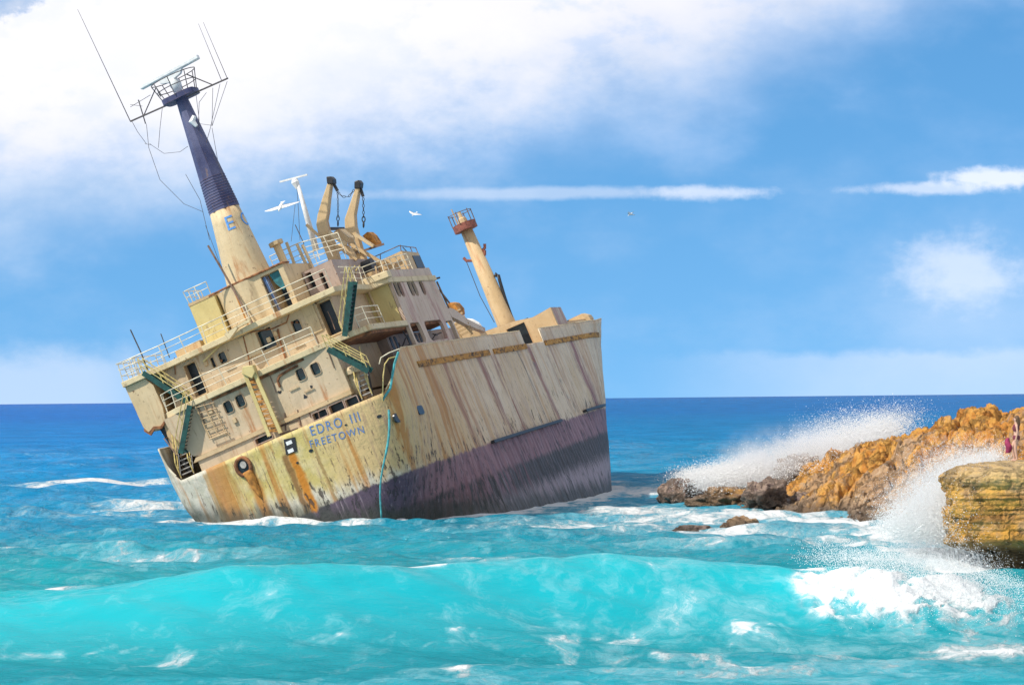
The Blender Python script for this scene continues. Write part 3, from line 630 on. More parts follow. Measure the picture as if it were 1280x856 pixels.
boulder('rock', 1003, 583, 3.2, 1.1, 3, 5, M['grey_rock'], 'grey boulder half lost in spray behind the headland', z0=1.6, Y=150)
boulder('rock', 1083, 553, 2.4, 1.5, 2.4, 6, M['grey_rock'], 'grey boulder half lost in spray on the headland crest', z0=2.1, Y=147)
boulder('rock', 1128, 650, 3.4, 1.3, 2.6, 7, M['rock'], 'tan boulder at the foot of the headland beside the splash', z0=-.1)
boulder('rock', 1010, 637, 3.8, .9, 2.5, 8, M['grey_rock'], 'dark wet ledge rock jutting from the front of the headland', z0=0)
boulder('rock', 905, 617, 3.4, .7, 3, 9, M['rock'], 'low tan rock between the dark tip rock and the purple boulder', z0=.25, Y=146)
boulder('rock', 1085, 640, 2.6, .9, 2.2, 10, M['grey_rock'], 'dark red wet rock at the waterline below the orange slab', z0=.1)
# ------------------------------------------------------------------ THE WRECK
ship = empty('shipwreck')
ship.matrix_world = Matrix(((SM[0][0], SM[0][1], SM[0][2], SO[0]), (SM[1][0], SM[1][1], SM[1][2], SO[1]), (SM[2][0], SM[2][1], SM[2][2], SO[2]), (0, 0, 0, 1)))
tag(ship, 'rusty cream cargo ship wreck listing to the left, stern towards the shore', 'shipwreck')
HB, VC = 6.8, -0.3
def kst(w): return float(np.interp(w, [-11, -8, -6, -4.5, -3, -1.5, 0], [.25, .5, .70, .84, .91, .98, 1]))
def hb(u, w):
    k = kst(w); q = min(max(u / 14, 0), 1); q = q * q * (3 - 2 * q); b = HB * (k + (1 - k) * q)
    if u < 3: b *= max(0., 1 - (1 - u / 3) ** 4) ** .25
    u0 = 53.5 + (w - 2) * 1.52
    if u > u0: b *= max(0, 1 - ((u - u0) / 25) ** 2)
    if w > 0 and u > 46: b += .06 * w ** 1.5 * min(1, (u - 46) / 8) * (1 if u < 70 else .3)
    return b
def htop(u):
    k = min(max((u - .9) / 4.6, 0), 1); z = 2.2 * k ** .8 if u > .9 else 0
    if 33.3 <= u <= 38.7: z = 1.25
    if u > 46: z -= .0
    if u > 58: z += (u - 58) * .05
    return z
def transom_u(v, w):
    b = HB * kst(w); x = min(abs((v - VC) / b), .999); return 3 * (1 - (1 - x ** 4) ** .25)
from mathutils import noise as mnz
def dent(u, w):
    q = mnz.noise(Vector((u * .33, w * .45, 2.0))); r_ = mnz.noise(Vector((u * 1.1, w * .9, 7.0)))
    return (.06 * q + .035 * r_ + .022 * math.cos(u * 2 * math.pi / 1.9)) * min(1, (u - 4) / 4) * min(1, max(0, (2.0 - w) / .8))
ucols = [3 * (1 - math.cos(a) ** .5) for a in np.linspace(0, math.pi / 2 * .985, 26)]
ucols += list(np.linspace(3.2, 33.2, 120)) + [33.29, 33.3] + list(np.linspace(34, 38.6, 5)) + [38.7, 38.71] + list(np.linspace(39.4, 77, 60))
NL = 46
hull = MB(); cols = []
def hbp(u, w): return hb(u * 1.9 if u < 3 else max(u, 5.7), w) + .22 * min(1, u / .6) * max(0, 1 - u / 20) * (1 + min(0, w) * .12)
def htop_p(u): return 0 if u < .35 else (2.1 * min(1, (u - .35) / .5) if u < 33.3 else htop(u))
for sgn in (-1, 1):
    for u in (ucols[::-1] if sgn < 0 else ucols):
        col_ = []
        for k in range(NL + 1):
            top = htop(u) if sgn > 0 else htop_p(u); w = top + (-11.5 - top) * (k / NL); uE = 53.5 + (w - 2) * 1.52 + 25; uu = min(u, uE)
            col_.append(len(hull.v)); hull.v.append((uu + (.012 * w * w * 0), VC + (hb(uu, w) + (dent(uu, w) if uu > 4 else 0) if sgn > 0 else -hbp(uu, w)), w))
        cols.append(col_)
for a, b in zip(cols[:-1], cols[1:]):
    for k in range(NL):
        hull.f.append((a[k], b[k], b[k + 1], a[k + 1]))
ho = hull.build('hull', M['hull'], ship, smooth=True)
sm_ = ho.modifiers.new('thick', 'SOLIDIFY'); sm_.thickness = .07; sm_.offset = 0
def deck_poly(us, w, name, mat, k=.985, th=.12):
    pts = [(u, VC + hb(u, w) * k) for u in us] + [(u, VC - hbp(u, w) * k) for u in us[::-1]]
    return MB().prism(pts, 2, w - th, w).build(name, mat, ship)
deck_poly([.12, .3, .7, 1.3, 2, 3, 5, 9], -.02, 'poop_deck', M['mauve'])
deck_poly([9.02, 15, 25, 35, 45, 50, 55, 60, 65, 69], 1.0, 'main_deck', M['mauve'])

def side_strip(u0, u1, w0, w1, out, name, mat, parent, n=24, v_sgn=1):
    mb = MB(); us = np.linspace(u0, u1, n)
    for i, u in enumerate(us):
        for w in (w0, w1):
            y = VC + v_sgn * hb(u, w)
            mb.v += [(u, y - .05 * v_sgn, w), (u, y + out * v_sgn, w)]
    for i in range(n - 1):
        a = i * 4; b = a + 4
        mb.f += [(a + 1, b + 1, b + 3, a + 3), (a + 2, a + 3, b + 3, b + 2), (a, b, b + 1, a + 1)]
    mb.f += [(0, 1, 3, 2), (4 * n - 4, 4 * n - 3, 4 * n - 1, 4 * n - 2)]
    return mb.build(name, mat, parent)
def rusty_strip():
    m, tt, bs = new_mat('rust_gap_strip'); co = tt.n('ShaderNodeTexCoord').outputs['Object']
    n = tt.noise(co, 1.6, 7, .75, sc=(1, 1, 2)); c = tt.mix(tt.ss(n, .35, .55), (.035, .025, .02), (.46, .22, .04)); c = tt.mix(tt.ss(n, .58, .7), c, (.60, .40, .16))
    setc(tt, bs, c); bs.inputs['Roughness'].default_value = .85; bump(tt, bs, n, .1); return m
M['gap'] = rusty_strip()
for a, b in ((7.2, 23.3), (24.4, 33.2), (38.8, 58)):
    side_strip(a, b, .92, 1.27, .12, 'rubbing_strake', M['gap'], ho)
for (xa, ya), (xb, yb) in (((612, 553), (697, 525)), ((728, 514), (757, 504))):
    ua, wa = B_(xa, ya, 6.5); ub, wb = B_(xb, yb, 6.5); ub = min(ub, 50)
    side_strip(ua, ub, (wa + wb) / 2 - .16, (wa + wb) / 2 + .02, .32, 'bilge_ledge', M['black'], ho)
# vertical bulwark joint at u = 12.5
side_strip(12.3, 12.75, 1.26, 2.15, .03, 'bulwark_joint', M['black'], ho, n=3)
# bulwark cap
cap = MB(); cap.tube([(u, VC + hb(u, htop(u)), htop(u) + .02) for u in [x for x in ucols if 1.0 < x < 33.3]], .05, 5); cap.build('bulwark_cap', M['fascia'], ho)
cap = MB(); cap.tube([(u, VC - hbp(u, htop_p(u)), htop_p(u) + .02) for u in [x for x in ucols if .4 < x < 33.3]], .05, 5); cap.build('bulwark_cap', M['rail'], ho)
cap = MB(); cap.tube([(u, VC + hb(u, htop(u)), htop(u) + .02) for u in [x for x in ucols if 38.7 < x < 66]], .05, 5); cap.build('bulwark_cap', M['fascia'], ho)

def transom_plate(poly, out, name, mat, parent=ho, back=.05):
    """flat shape bent on to the stern plating; poly in (v, w)"""
    n = len(poly); mb = MB()
    vs = [(transom_u(v, w) - out - .035, v, w) for v, w in poly] + [(transom_u(v, w) + back, v, w) for v, w in poly]
    mb.add(vs, [tuple(range(n)), tuple(range(n, 2 * n))[::-1]] + [(i, n + i, n + (i + 1) % n, (i + 1) % n) for i in range(n)])
    return mb.build(name, mat, parent)
def px_poly(pts, u): return [A(x, y, u) for x, y in pts]
# hatches and fairlead in the stern
q = px_poly([(355, 549), (369, 546), (372, 564), (358, 568)], 0.0)
h_ = transom_plate(q, .04, 'stern_hatch', M['black'])
for (x, y) in ((362, 553), (364, 563)):
    c = A(x, y, 0); transom_plate([(c[0] + a * .17, c[1] + b * .10) for a, b in ((-1, -1), (1, -1), (1, 1), (-1, 1))], .06, 'pane', M['white'], h_)
transom_plate(px_poly([(247, 597), (254, 591), (268, 604), (260, 612)], .4), .03, 'scupper_opening', M['dark'])
cv, cw = A(305, 583, 0)
fl = MB(); fl.tube([(transom_u(cv, cw) - .10, cv + .42 * math.cos(a), cw + .5 * math.sin(a)) for a in np.linspace(0, 2 * math.pi, 21)], .11, 6, caps=False)
fl.build('fairlead', M['rust'], ho, smooth=True)
transom_plate([(cv + .36 * math.cos(a), cw + .44 * math.sin(a)) for a in np.linspace(0, 2 * math.pi, 19)[:-1]], .05, 'fairlead_hole', M['dark'])
transom_plate([(cv + .18 * math.cos(a) + .05, cw + .2 * math.sin(a) + .1) for a in np.linspace(0, 2 * math.pi, 13)[:-1]], .14, 'anchor_end', M['greymetal'])
gut = MB(); gut.tube([(transom_u(cv + .3, cw - k) - .04, cv + .1 + .1 * k, cw - .3 - k) for k in np.linspace(0, 1.6, 8)], [.30, .3, .28, .25, .22, .18, .14, .08], 8); gut.build('hawse_chute', M['rustor'], ho, smooth=True)
for x, y, s in ((471, 521, .13), (389, 563, .13), (432, 531, .07), (372, 578, .08)):
    c = A(x, y, 0); transom_plate([(c[0] + s * math.cos(a), c[1] + s * .7 * math.sin(a)) for a in np.linspace(0, 2 * math.pi, 9)[:-1]], .03, 'drain_hole', M['dark'])
for x, y, s in ((504, 519, .2), (526, 512, .17)):
    u_, w_ = B_(x, y, 6.45); mb = MB(); yv = VC + hb(u_, w_)
    mb.prism([(u_ + .55 * a, w_ + .26 * b) for a, b in rrect(0, 0, 1, 1, .5, 3)], 1, yv - .05, yv + .05).build('porthole', M['dark'], ho)
# lettering on the stern
def text_mesh(body, size, sx_=1.0, spacing=1.0):
    cu = bpy.data.curves.new('txt', 'FONT'); cu.body = body; cu.size = size; cu.resolution_u = 4; cu.space_character = spacing; cu.offset = .0
    o = bpy.data.objects.new('txt', cu); COL.objects.link(o); bpy.context.view_layer.update()
    me = bpy.data.meshes.new_from_object(o.evaluated_get(bpy.context.evaluated_depsgraph_get())); bpy.data.objects.remove(o)
    return me
def letter_mat():
    m, tt, bs = new_mat('worn_blue_letters'); co = tt.n('ShaderNodeTexCoord').outputs['Object']; n = tt.noise(co, 4.5, 7, .75)
    setc(tt, bs, tt.mix(tt.ss(n, .60, .68), (.09, .19, .42), (.52, .46, .26))); bs.inputs['Roughness'].default_value = .7; return m
M['letters'] = letter_mat()
def stern_text(body, x0, y0, x1, y1, hpx, name):
    a = np.array(A(x0, y0, .25)); b = np.array(A(x1, y1, .6)); me = text_mesh(body, 1.0, spacing=1.25)
    bm = bmesh.new(); bm.from_mesh(me)
    bmesh.ops.subdivide_edges(bm, edges=[e for e in bm.edges if e.calc_length() > .3], cuts=2)
    xs_ = [v.co.x for v in bm.verts]; wd = max(xs_) - min(xs_); x_0 = min(xs_); d = (b - a); L = np.linalg.norm(d); d = d / L; nn = np.array([-d[1], d[0]])
    hgt = hpx / 23.0
    for v in bm.verts:
        p = a + d * ((v.co.x - x_0) / wd * L) + nn * (v.co.y / .72 * hgt); v.co = Vector((transom_u(p[0], p[1]) - .055, p[0], p[1]))
    me2 = bpy.data.meshes.new(name); bm.to_mesh(me2); bm.free(); me2.materials.append(M['letters'])
    o = bpy.data.objects.new(name, me2); COL.objects.link(o); o.parent = ho
stern_text('EDRO', 392, 544, 433, 531.5, 12.5, 'name_lettering'); stern_text('III', 441, 529, 454, 525, 12.5, 'name_numeral'); stern_text('FREETOWN', 391, 559, 459, 540, 9.5, 'port_lettering')

# ---- generic pieces
def ringprism(outer, inner, axis, a, b_):
    n = len(outer)
    def pt(q, h): return (h, q[0], q[1]) if axis == 0 else ((q[0], h, q[1]) if axis == 1 else (q[0], q[1], h))
    vs = [pt(q, a) for q in outer] + [pt(q, a) for q in inner] + [pt(q, b_) for q in outer] + [pt(q, b_) for q in inner]; fs = []
    for i in range(n):
        j = (i + 1) % n; fs += [(i, j, n + j, n + i), (2 * n + i, 3 * n + i, 3 * n + j, 2 * n + j), (i, 2 * n + i, 2 * n + j, j), (n + i, n + j, 3 * n + j, 3 * n + i)]
    m = MB(); return m.add(vs, fs)
def opening(cutter, parent, px, py, u, hv, hw, r=.12, name='window', pane='glass', frame='fascia', fr=.04, depth=.3, tilt=0):
    v, w = A(px, py, u); o_ = rrect(v, w, hv + fr, hw + fr, r + fr, 4); i_ = rrect(v, w, hv, hw, r, 4)
    cutter.prism(rrect(v, w, hv + .01, hw + .01, r, 4), 0, u - .2, u + depth)
    f = ringprism(o_, i_, 0, u - .05, u + .02).build(name, M[frame], parent)
    MB().prism(rrect(v, w, hv + .008, hw + .008, r, 4), 0, u + depth - .14, u + depth - .02).build('pane', M[pane], f)
    return f
def railing(pts, h=1.05, bars=3, step=1.5, mat='rail', name='railing', r=.024, parent=ship, lean=None):
    pts = [np.array(p, float) for p in pts]; mb = MB(); up = np.array([0, 0, 1.])
    for k in range(1, bars + 1):
        mb.tube([p + up * h * k / bars + np.array([0, 0, rnd.uniform(-.02, .02)]) for p in pts], r * (1.25 if k == bars else .85), 5)
    for a, b in zip(pts[:-1], pts[1:]):
        L = np.linalg.norm(b - a); n = max(1, int(round(L / step)))
        for i in range(n):
            if rnd.random() < .13: continue
            p = a + (b - a) * i / n; mb.tube([p, p + up * h + np.array([rnd.uniform(-.07, .07), rnd.uniform(-.12, .12), 0])], r * 1.2, 5)
    mb.tube([pts[-1], pts[-1] + up * h], r * 1.2, 5)
    return mb.build(name, M[mat], parent)
def stair(top, bot, u0, u1, n=11, mat='green', rail='yrail', rails=True, parent=ship):
    (va, wa), (vb, wb) = top, bot
    s = MB()
    for u in (u0, u1): s.bar((u, va, wa), (u, vb, wb), .06, .30, (0, -.3, 1) if abs(va - vb) > .3 * abs(wa - wb) else (0, 1, .2))
    st = s.build('stair', M[mat], parent)
    tr = MB()
    for i in range(1, n): k = i / n; v = va + (vb - va) * k; w = wa + (wb - wa) * k; tr.box(u0 + .04, u1 - .04, v - .11, v + .11, w - .02, w + .02)
    tr.build('treads', M['black'], st)
    if rails:
        rl = MB()
        for u in (u0, u1):
            for hh in (.45, .85): rl.tube([(u, va, wa + hh), (u, vb, wb + hh)], .03, 5)
            for k in (0, .5, 1): v = va + (vb - va) * k; w = wa + (wb - wa) * k; rl.tube([(u, v, w), (u, v, w + .85)], .028, 5)
        rl.build('handrail', M[rail], st)
    return st

# ---- poop casing and lower house
hc = MB().box(.72, 8.5, -5.3, 4.3, 0.0, .64).build('poop_casing', M['beige'], ship)
c_ = MB()
for x, y, hv, hw in ((330, 548, .5, .16), (400, 518, .42, .2), (421, 509, .42, .24), (440, 502, .36, .24)):
    opening(c_, hc, x, y, .72, hv, hw * .9, .05, 'opening', 'dark', 'mauve', .05, .5)
cut(hc, c_)
lower = MB().prism([(-5.5, 1.0), (-4.9, .74), (4.35, .74), (4.35, 3.5), (-6.3, 3.5), (-6.2, 2.6)], 0, .85, 8.8).build('lower_house', M['beige'], ship)
c_ = MB()
for x, y in ((285.5, 508.5), (300.5, 501), (376, 468), (394.5, 461)): opening(c_, lower, x, y, .85, .24, .32, .11, 'window', 'glass', 'beige', .035, .3)
cut(lower, c_)
sk = MB().prism([(-5.55, .62), (4.4, .62), (4.4, .86), (-5.3, .86)], 0, .62, 1.2).build('skirt_ledge', M['tan'], ship)
# deck 1
D1 = [(9, -7.05), (3, -6.7), (1.3, -6.2), (.75, -5.4), (.5, -2), (.5, 2), (.8, 3.9), (1.3, 5.6), (2.2, 6.4), (9, 6.45)]
MB().prism(D1, 2, 3.5, 3.82).build('boat_deck', M['fascia'], ship, bevel=.03)
MB().prism([(u + .25, v * .97) for u, v in D1[1:-1]] + [(9, 6.2), (9, -6.8)], 2, 3.34, 3.499).build('deck_beam', M['rust'], ship)
railing([(1.3, -6.1, 3.82), (.82, -5.35, 3.82), (.57, -2, 3.82), (.57, 2, 3.82), (.86, 3.6, 3.82)])
railing([(3.2, -6.7, 3.82), (1.3, -6.1, 3.82)])
railing([(1.7, 5.9, 3.82), (2.3, 6.3, 3.82), (5, 6.35, 3.82)], step=1.2)
# middle house
mid = MB().box(2.5, 14, -6.0, 4.75, 3.82, 6.15).build('middle_house', M['beige'], ship)
c_ = MB()
dr = opening(c_, mid, 244, 474, 2.5, .36, .93, .05, 'door_opening', 'dark', 'cream', .07, .7)
opening(c_, mid, 278.5, 447, 2.5, .22, .30, .1, 'window', 'glass', 'cream', .05)
opening(c_, mid, 266.5, 453, 2.5, .10, .28, .05, 'vent_slot', 'dark', 'cream', .03)
opening(c_, mid, 333, 423.5, 2.5, .46, .55, .04, 'window', 'glass', 'cream', .09, .5)
opening(c_, mid, 371, 407, 2.5, .25, .32, .12, 'window', 'glass', 'cream', .04)
opening(c_, mid, 412, 397, 2.5, .42, .95, .05, 'door_opening', 'dark', 'cream', .07, .7)
cut(mid, c_)
for x, y, hv, hw in ((313, 432, .55, .62), (390, 399, .38, .8)):
    v, w = A(x, y, 2.5); MB().box(2.43, 2.5, v - hv, v + hv, w - hw, w + hw).build('wall_panel', M['cream'], mid, bevel=.02)
# small fittings, conduits and rust-eaten spots on the walls
for i in range(26):
    par, u_, v_, w_ = (lower, .85, rnd.uniform(-4.6, 4.1), rnd.uniform(1.0, 3.2)) if i % 2 else (mid, 2.5, rnd.uniform(-5.6, 4.4), rnd.uniform(4.1, 5.9))
    q_ = i % 5
    if q_ == 0: MB().box(u_ - .12, u_, v_ - .11, v_ + .11, w_ - .14, w_ + .14).build('junction_box', M['tan'], par, bevel=.02)
    elif q_ == 1: MB().tube([(u_ - .05, v_, w_ - .6), (u_ - .05, v_ + .03, w_), (u_ - .05, v_ + .02, w_ + .5)], .025, 5).build('conduit', M['railrust'], par)
    elif q_ == 2: MB().tube([(u_ - .09, v_, w_), (u_ + .02, v_, w_)], .07, 8).build('bolt_boss', M['rust'], par)
    elif q_ == 3: MB().prism([(v_ + .13 * rnd.uniform(.4, 1.2) * math.cos(a), w_ + .16 * rnd.uniform(.4, 1.2) * math.sin(a)) for a in np.linspace(0, 6.28, 10)[:-1]], 0, u_ - .012, u_ + .02).build('rust_hole', M['black'], par)
    else: MB().bar((u_ - .06, v_ - .3, w_), (u_ - .06, v_ + .3, w_ + .02), .05, .05).build('bracket', M['cream'], par)
# cable runs and pipes on the stern faces of the houses
for nm, pts, r, mt in (('cable_run', [(300, 417), (340, 411), (358, 403), (362, 391), (392, 378), (396, 380)], .035, 'rust'), ('cable_run', [(347, 411), (351, 430), (357, 449), (356, 452)], .05, 'rust'),
                       ('drain_pipe', [(304, 420), (311, 448), (314, 466)], .035, 'rust'), ('cable_run', [(218, 447), (219, 468)], .03, 'rust')):
    MB().tube([A3(x, y, 2.42) for x, y in pts], r, 6).build(nm, M[mt], mid)
# deck 2 with the port wing
D2 = [(1.9, -8.25), (1.9, -7.1), (2.1, -5.4), (1.75, -1.3), (1.65, 3.2), (1.75, 5.4), (3.2, 5.7), (8.2, 5.5), (8.4, 6.5), (18.6, 6.5), (18.6, -7.1), (6.6, -7.1), (6.6, -8.25)]
MB().prism(D2, 2, 6.15, 6.47).build('bridge_deck', M['fascia'], ship, bevel=.03)
railing([(6.5, -8.1, 6.47), (2.0, -8.15, 6.47), (2.0, -7.1, 6.47), (2.15, -5.4, 6.47), (1.82, -1.3, 6.47), (1.72, 3.2, 6.47), (1.8, 5.3, 6.47)], name='bridge_railing')
railing([(6.5, -7.2, 6.47), (2.1, -7.2, 6.47)], step=1.1); railing([(2.6, -8.0, 6.47), (2.6, -7.3, 6.47)], step=.3, bars=4)
railing([(3.2, 5.65, 6.47), (8.1, 5.45, 6.47), (8.5, 6.4, 6.47), (14.6, 6.42, 6.9)], step=1.3, name='bridge_railing')
# port wing plating hanging below the wing, ragged foot
wp = MB().prism([(-8.2, 6.14), (-6.9, 6.14), (-6.6, 5.6), (-6.55, 4.4), (-6.7, 3.6), (-7.1, 3.35), (-7.5, 3.5), (-7.95, 3.3), (-8.1, 3.7)], 0, 2.1, 6.4).build('wing_shell', M['cream'], ship)
MB().bar((2.6, -7.3, 3.6), (2.6, -6.7, .3), .28, .28).build('wing_strut', M['black'], ship)
MB().prism([(-8.08, 3.6), (-7.9, 3.3), (-7.5, 3.5), (-7.1, 3.35), (-6.75, 3.55), (-6.8, 3.4), (-7.1, 3.2), (-7.5, 3.34), (-7.85, 3.1), (-8.12, 3.45)], 0, 2.04, 2.2).build('torn_edge', M['rust'], wp)
MB().tube([A3(158, 483, 2.3), A3(172, 500, 2.3), A3(190, 497, 2.3), A3(201, 493, 2.3)], .02, 5).build('loose_cable', M['wire'], wp)
# port lower panel beside the stair
MB().prism(px_poly([(201, 519), (240, 504), (233, 545), (226, 572), (214, 560)], 2.2), 0, 2.2, 5).build('port_wing_wall', M['tan'], ship)
# port stairs
stair(A(186, 465, 2.2), A(238, 502, 1.8), 1.35, 2.05); stair(A(240, 506, .7), A(229, 566, .7), .35, 1.05, n=13)
# poop ladder port: faces aft
def stair_aft(vc, wt, wb_, u_t, u_b, wd=.7, n=7, mat='black', hr='yrail', h=1.0):
    s = MB()
    for v in (vc - wd / 2, vc + wd / 2): s.bar((u_t, v, wt), (u_b, v, wb_), .05, .2)
    st = s.build('stair', M[mat], ship); tr = MB()
    for i in range(1, n): k = i / n; u = u_t + (u_b - u_t) * k; w = wt + (wb_ - wt) * k; tr.box(u - .1, u + .1, vc - wd / 2 + .03, vc + wd / 2 - .03, w - .03, w + .03)
    tr.build('treads', M['greymetal'], st); rl = MB()
    for v in (vc - wd / 2, vc + wd / 2):
        rl.tube([(u_t, v, wt + h), (u_b, v, wb_ + h), (u_b, v, wb_)], .04, 6); rl.tube([(u_t, v, wt + h * .5), (u_b, v, wb_ + h * .5)], .03, 6)
    rl.build('handrail', M[hr], st); return st
stair_aft(-6.25, 1.9, .05, 2.2, .9, wd=.8); stair_aft(5.1, 1.9, .05, 1.9, .75, wd=.62)
# starboard stairs
stair(A(442, 352, 1.2), A(434, 420, 1.2), .75, 1.45, n=13); stair(A(414, 436, .4), A(466, 463, .6), -.2, .5)
# curved stern handrail, teal and white, at the starboard gangway
MB().tube([A3(474, 455, 1.2), A3(476, 447, 1.2), A3(486, 441, 1.5), A3(499, 436, 2)], .035, 6).build('gangway_rail', M['rail'], ship)
MB().tube([A3(498, 440, 1.8), A3(493, 455, 1.5), A3(490, 472, 1.2), A3(488, 485, .9), A3(478, 500, .6)], .07, 6).build('gangway_rail', M['rope'], ship)
MB().tube([A3(478, 502, .5), A3(479, 470, .8), A3(481, 455, 1.0), A3(486, 448, 1.4), A3(497, 445, 1.8)], .035, 6).build('gangway_rail', M['yrail'], ship)
# rusty chute on the stern centre line
ch = MB()
for x0_, y0_, x1_, y1_ in ((306, 466, 337, 545), (317, 463, 351, 541)): ch.bar(A3(x0_, y0_, .25), A3(x1_, y1_, .25), .14, .22)
co_ = ch.build('stern_ladder', M['yellow'], ship); rg = MB()
for i in range(1, 13):
    k = i / 13; a = np.array(A3(306 + 31 * k, 466 + 79 * k, .22)); b = np.array(A3(317 + 34 * k, 463 + 78 * k, .22)); b2 = np.array(A3(317 + 34 * (k + .05), 463 + 78 * (k + .05), .22))
    rg.bar(a, b, .07, .08); rg.bar(a, b2, .05, .06)
rg.build('rungs', M['rustor'], co_)
MB().prism(px_poly([(303, 467), (304, 458), (317, 456), (320, 465), (316, 473)], .2), 0, .05, .55).build('ladder_head', M['yellow'], co_, bevel=.04)
# small access ladder frame, port
lf = MB()
for x0_, y0_, x1_, y1_ in ((243, 505, 262, 548), (252, 500, 271, 540), (266, 505, 284, 546)): lf.tube([A3(x0_, y0_, .75), A3(x1_, y1_, .7)], .035, 5)
for k in np.linspace(.1, .95, 6): lf.tube([A3(243 + 19 * k, 505 + 43 * k, .72), A3(266 + 18 * k, 503 + 40 * k - 4, .72)], .028, 5)
lf.tube([A3(262, 549, .6), A3(284, 540, .6), A3(288, 545, .6)], .04, 5); lf.build('access_ladder', M['tan'], ship)
# mushroom ventilator, starboard
vb = A3(452, 500, 1.6); vt = A3(440, 465, 1.6)
ve = MB(); ve.tube([vb, vt], .38, 12).build('ventilator', M['cream'], ship, smooth=True); d = np.array(vt) - np.array(vb); d /= np.linalg.norm(d)
MB().tube([np.array(vt) - d * .1, np.array(vt) + d * .12, np.array(vt) + d * .3], [.55, .55, .42], 12).build('ventilator_cap', M['cream'], ship)
# broken rail along the recess
bk = MB()
for x0_, y0_, x1_, y1_ in ((345, 528, 398, 508), (347, 534, 372, 525), (356, 516, 357, 538), (350, 543, 372, 535), (372, 512, 376, 532), (396, 508, 401, 527), (385, 510, 388, 521)): bk.tube([A3(x0_, y0_, .7), A3(x1_, y1_, .7)], .04, 5)
bk.build('broken_rail', M['railrust'], ship)
# rusty hook pipe on the lower house
MB().tube([A3(x, y, .78) for x, y in ((372, 457), (360, 463), (349, 470), (347, 476), (350, 484))], .07, 6).build('bent_pipe', M['rust'], lower)

# ---- forward part of the bridge block
fwd = MB().box(9, 18.4, -6.9, 6.2, 3.82, 6.14).build('bridge_house', M['yellow'], ship)
px0 = [A3(x, y, 8.92) for x, y in ((463, 358), (461, 366), (471, 388), (480, 410))]
MB().tube(px0, .07, 8).build('corner_pipe', M['cream'], fwd)
MB().prism(px_poly([(447, 352), (484, 338), (487, 346), (450, 360)], 8.3), 0, 8.2, 8.9).build('awning_box', M['fascia'], fwd, bevel=.04)
# starboard shell plating with two rounded openings
sh = MB().prism([(9, 2.2), (18.6, 2.2), (18.6, 3.9), (18.2, 7.0), (9.2, 6.92), (9, 3.9)], 1, 6.22, 6.42).build('side_shell', M['pinkish'], ship)
c_ = MB()
c_.prism(rrect(10.35, 3.0, 1.0, .62, .3, 5), 1, 6, 6.6); c_.prism(rrect(14.2, 3.02, 1.9, .62, .35, 5), 1, 6, 6.6); c_.box(16.9, 18.3, 6, 6.6, 2.3, 3.5)
for x, y in ((496, 361), (501, 361), (513.5, 360), (518.5, 360), (528, 359)):
    u_, w_ = B_(x, y, 6.42); c_.prism(rrect(u_, w_, .38, .50, .3, 4), 1, 6, 6.6)
cut(sh, c_)
for x, y in ((496, 361), (501, 361), (513.5, 360), (518.5, 360), (528, 359)):
    u_, w_ = B_(x, y, 6.42); MB().prism(rrect(u_, w_, .40, .52, .3, 4), 1, 6.225, 6.27).build('window_pane', M['dark'], sh)
inner = MB().box(9.02, 24, -5.9, 4.9, 1.0, 3.49).build('inner_house', M['mauve'], ship)
for u_ in (9.7, 10.6, 13.2, 14.0, 14.9, 15.8): MB().prism(rrect(u_, 2.95, .22, .42, .15, 4), 1, 4.85, 4.93).build('window_pane', M['dark'], inner)
for i in range(14):
    a = (rnd.uniform(9, 18), 5.6 + rnd.uniform(-.4, .4), rnd.uniform(2.4, 3.7)); MB().tube([a, (a[0] + rnd.uniform(-1.5, 1.5), a[1] + rnd.uniform(-.3, .3), a[2] + rnd.uniform(-.7, .5))], .04, 5).build('hanging_cable', M['wire'], inner)
MB().box(9, 18.5, 4.9, 6.2, 3.5, 3.82).build('promenade_deckhead', M['rust'], ship)
# top cabin
tp = MB().prism([(14.8, 6.48), (18.5, 6.48), (18.3, 8.1), (14.9, 8.25)], 1, 3.2, 6.15).build('top_cabin', M['tan'], ship)
MB().box(16.6, 18.2, 6.15, 6.19, 7.1, 7.9).build('cabin_window', M['dark'], tp)
railing([(14.9, 3.3, 8.25), (14.9, 6.1, 8.25), (18.3, 6.1, 8.12)], h=.35, bars=1, step=1.2, mat='railrust', parent=tp)
jk = MB()
for i in range(26):
    a = (rnd.uniform(8.8, 14.5), rnd.uniform(3.2, 6.1), 6.5); jk.tube([a, (a[0] + rnd.uniform(-.8, .8), a[1] + rnd.uniform(-.8, .8), a[2] + rnd.uniform(.3, 1.3))], rnd.uniform(.03, .07), 5)
jk.box(10, 11.2, 4.2, 5.4, 6.47, 7.3).box(12.2, 13.6, 3.4, 4.6, 6.47, 7.5)
jk.build('deck_gear', M['tan'], ship)
# forward ladder, brackets, winch housing
fl_ = MB()
for x0_, y0_, x1_, y1_ in ((546, 352, 561, 385), (540, 354, 556, 388), (541, 345, 545, 362), (538, 350, 550, 347), (549, 362, 562, 379)): fl_.tube([A3(x0_, y0_, 19), A3(x1_, y1_, 19)], .06, 5)
fl_.build('forward_ladder', M['railrust'], ship)
MB().prism([B_(x, y, 6.2) for x, y in ((555, 384), (566, 388), (582, 400), (604, 411), (604, 416), (583, 408), (562, 397))], 1, 6.1, 6.35).build('sloping_plate', M['pinkish'], ship)
gs = MB()
for k in range(7): x = 556 + k * 2.6; y = 396 + k * 4.2; p = np.array(A3(x, y, 22)); gs.bar(p, p + np.array([.1, 1.1, .05]), .12, .12)
gs.bar(A3(553, 392, 22), A3(577, 424, 22), .1, .2); gs.bar(A3(567, 388, 22), A3(590, 418, 22), .1, .2)
gs.build('inclined_stair', M['tan'], ship)
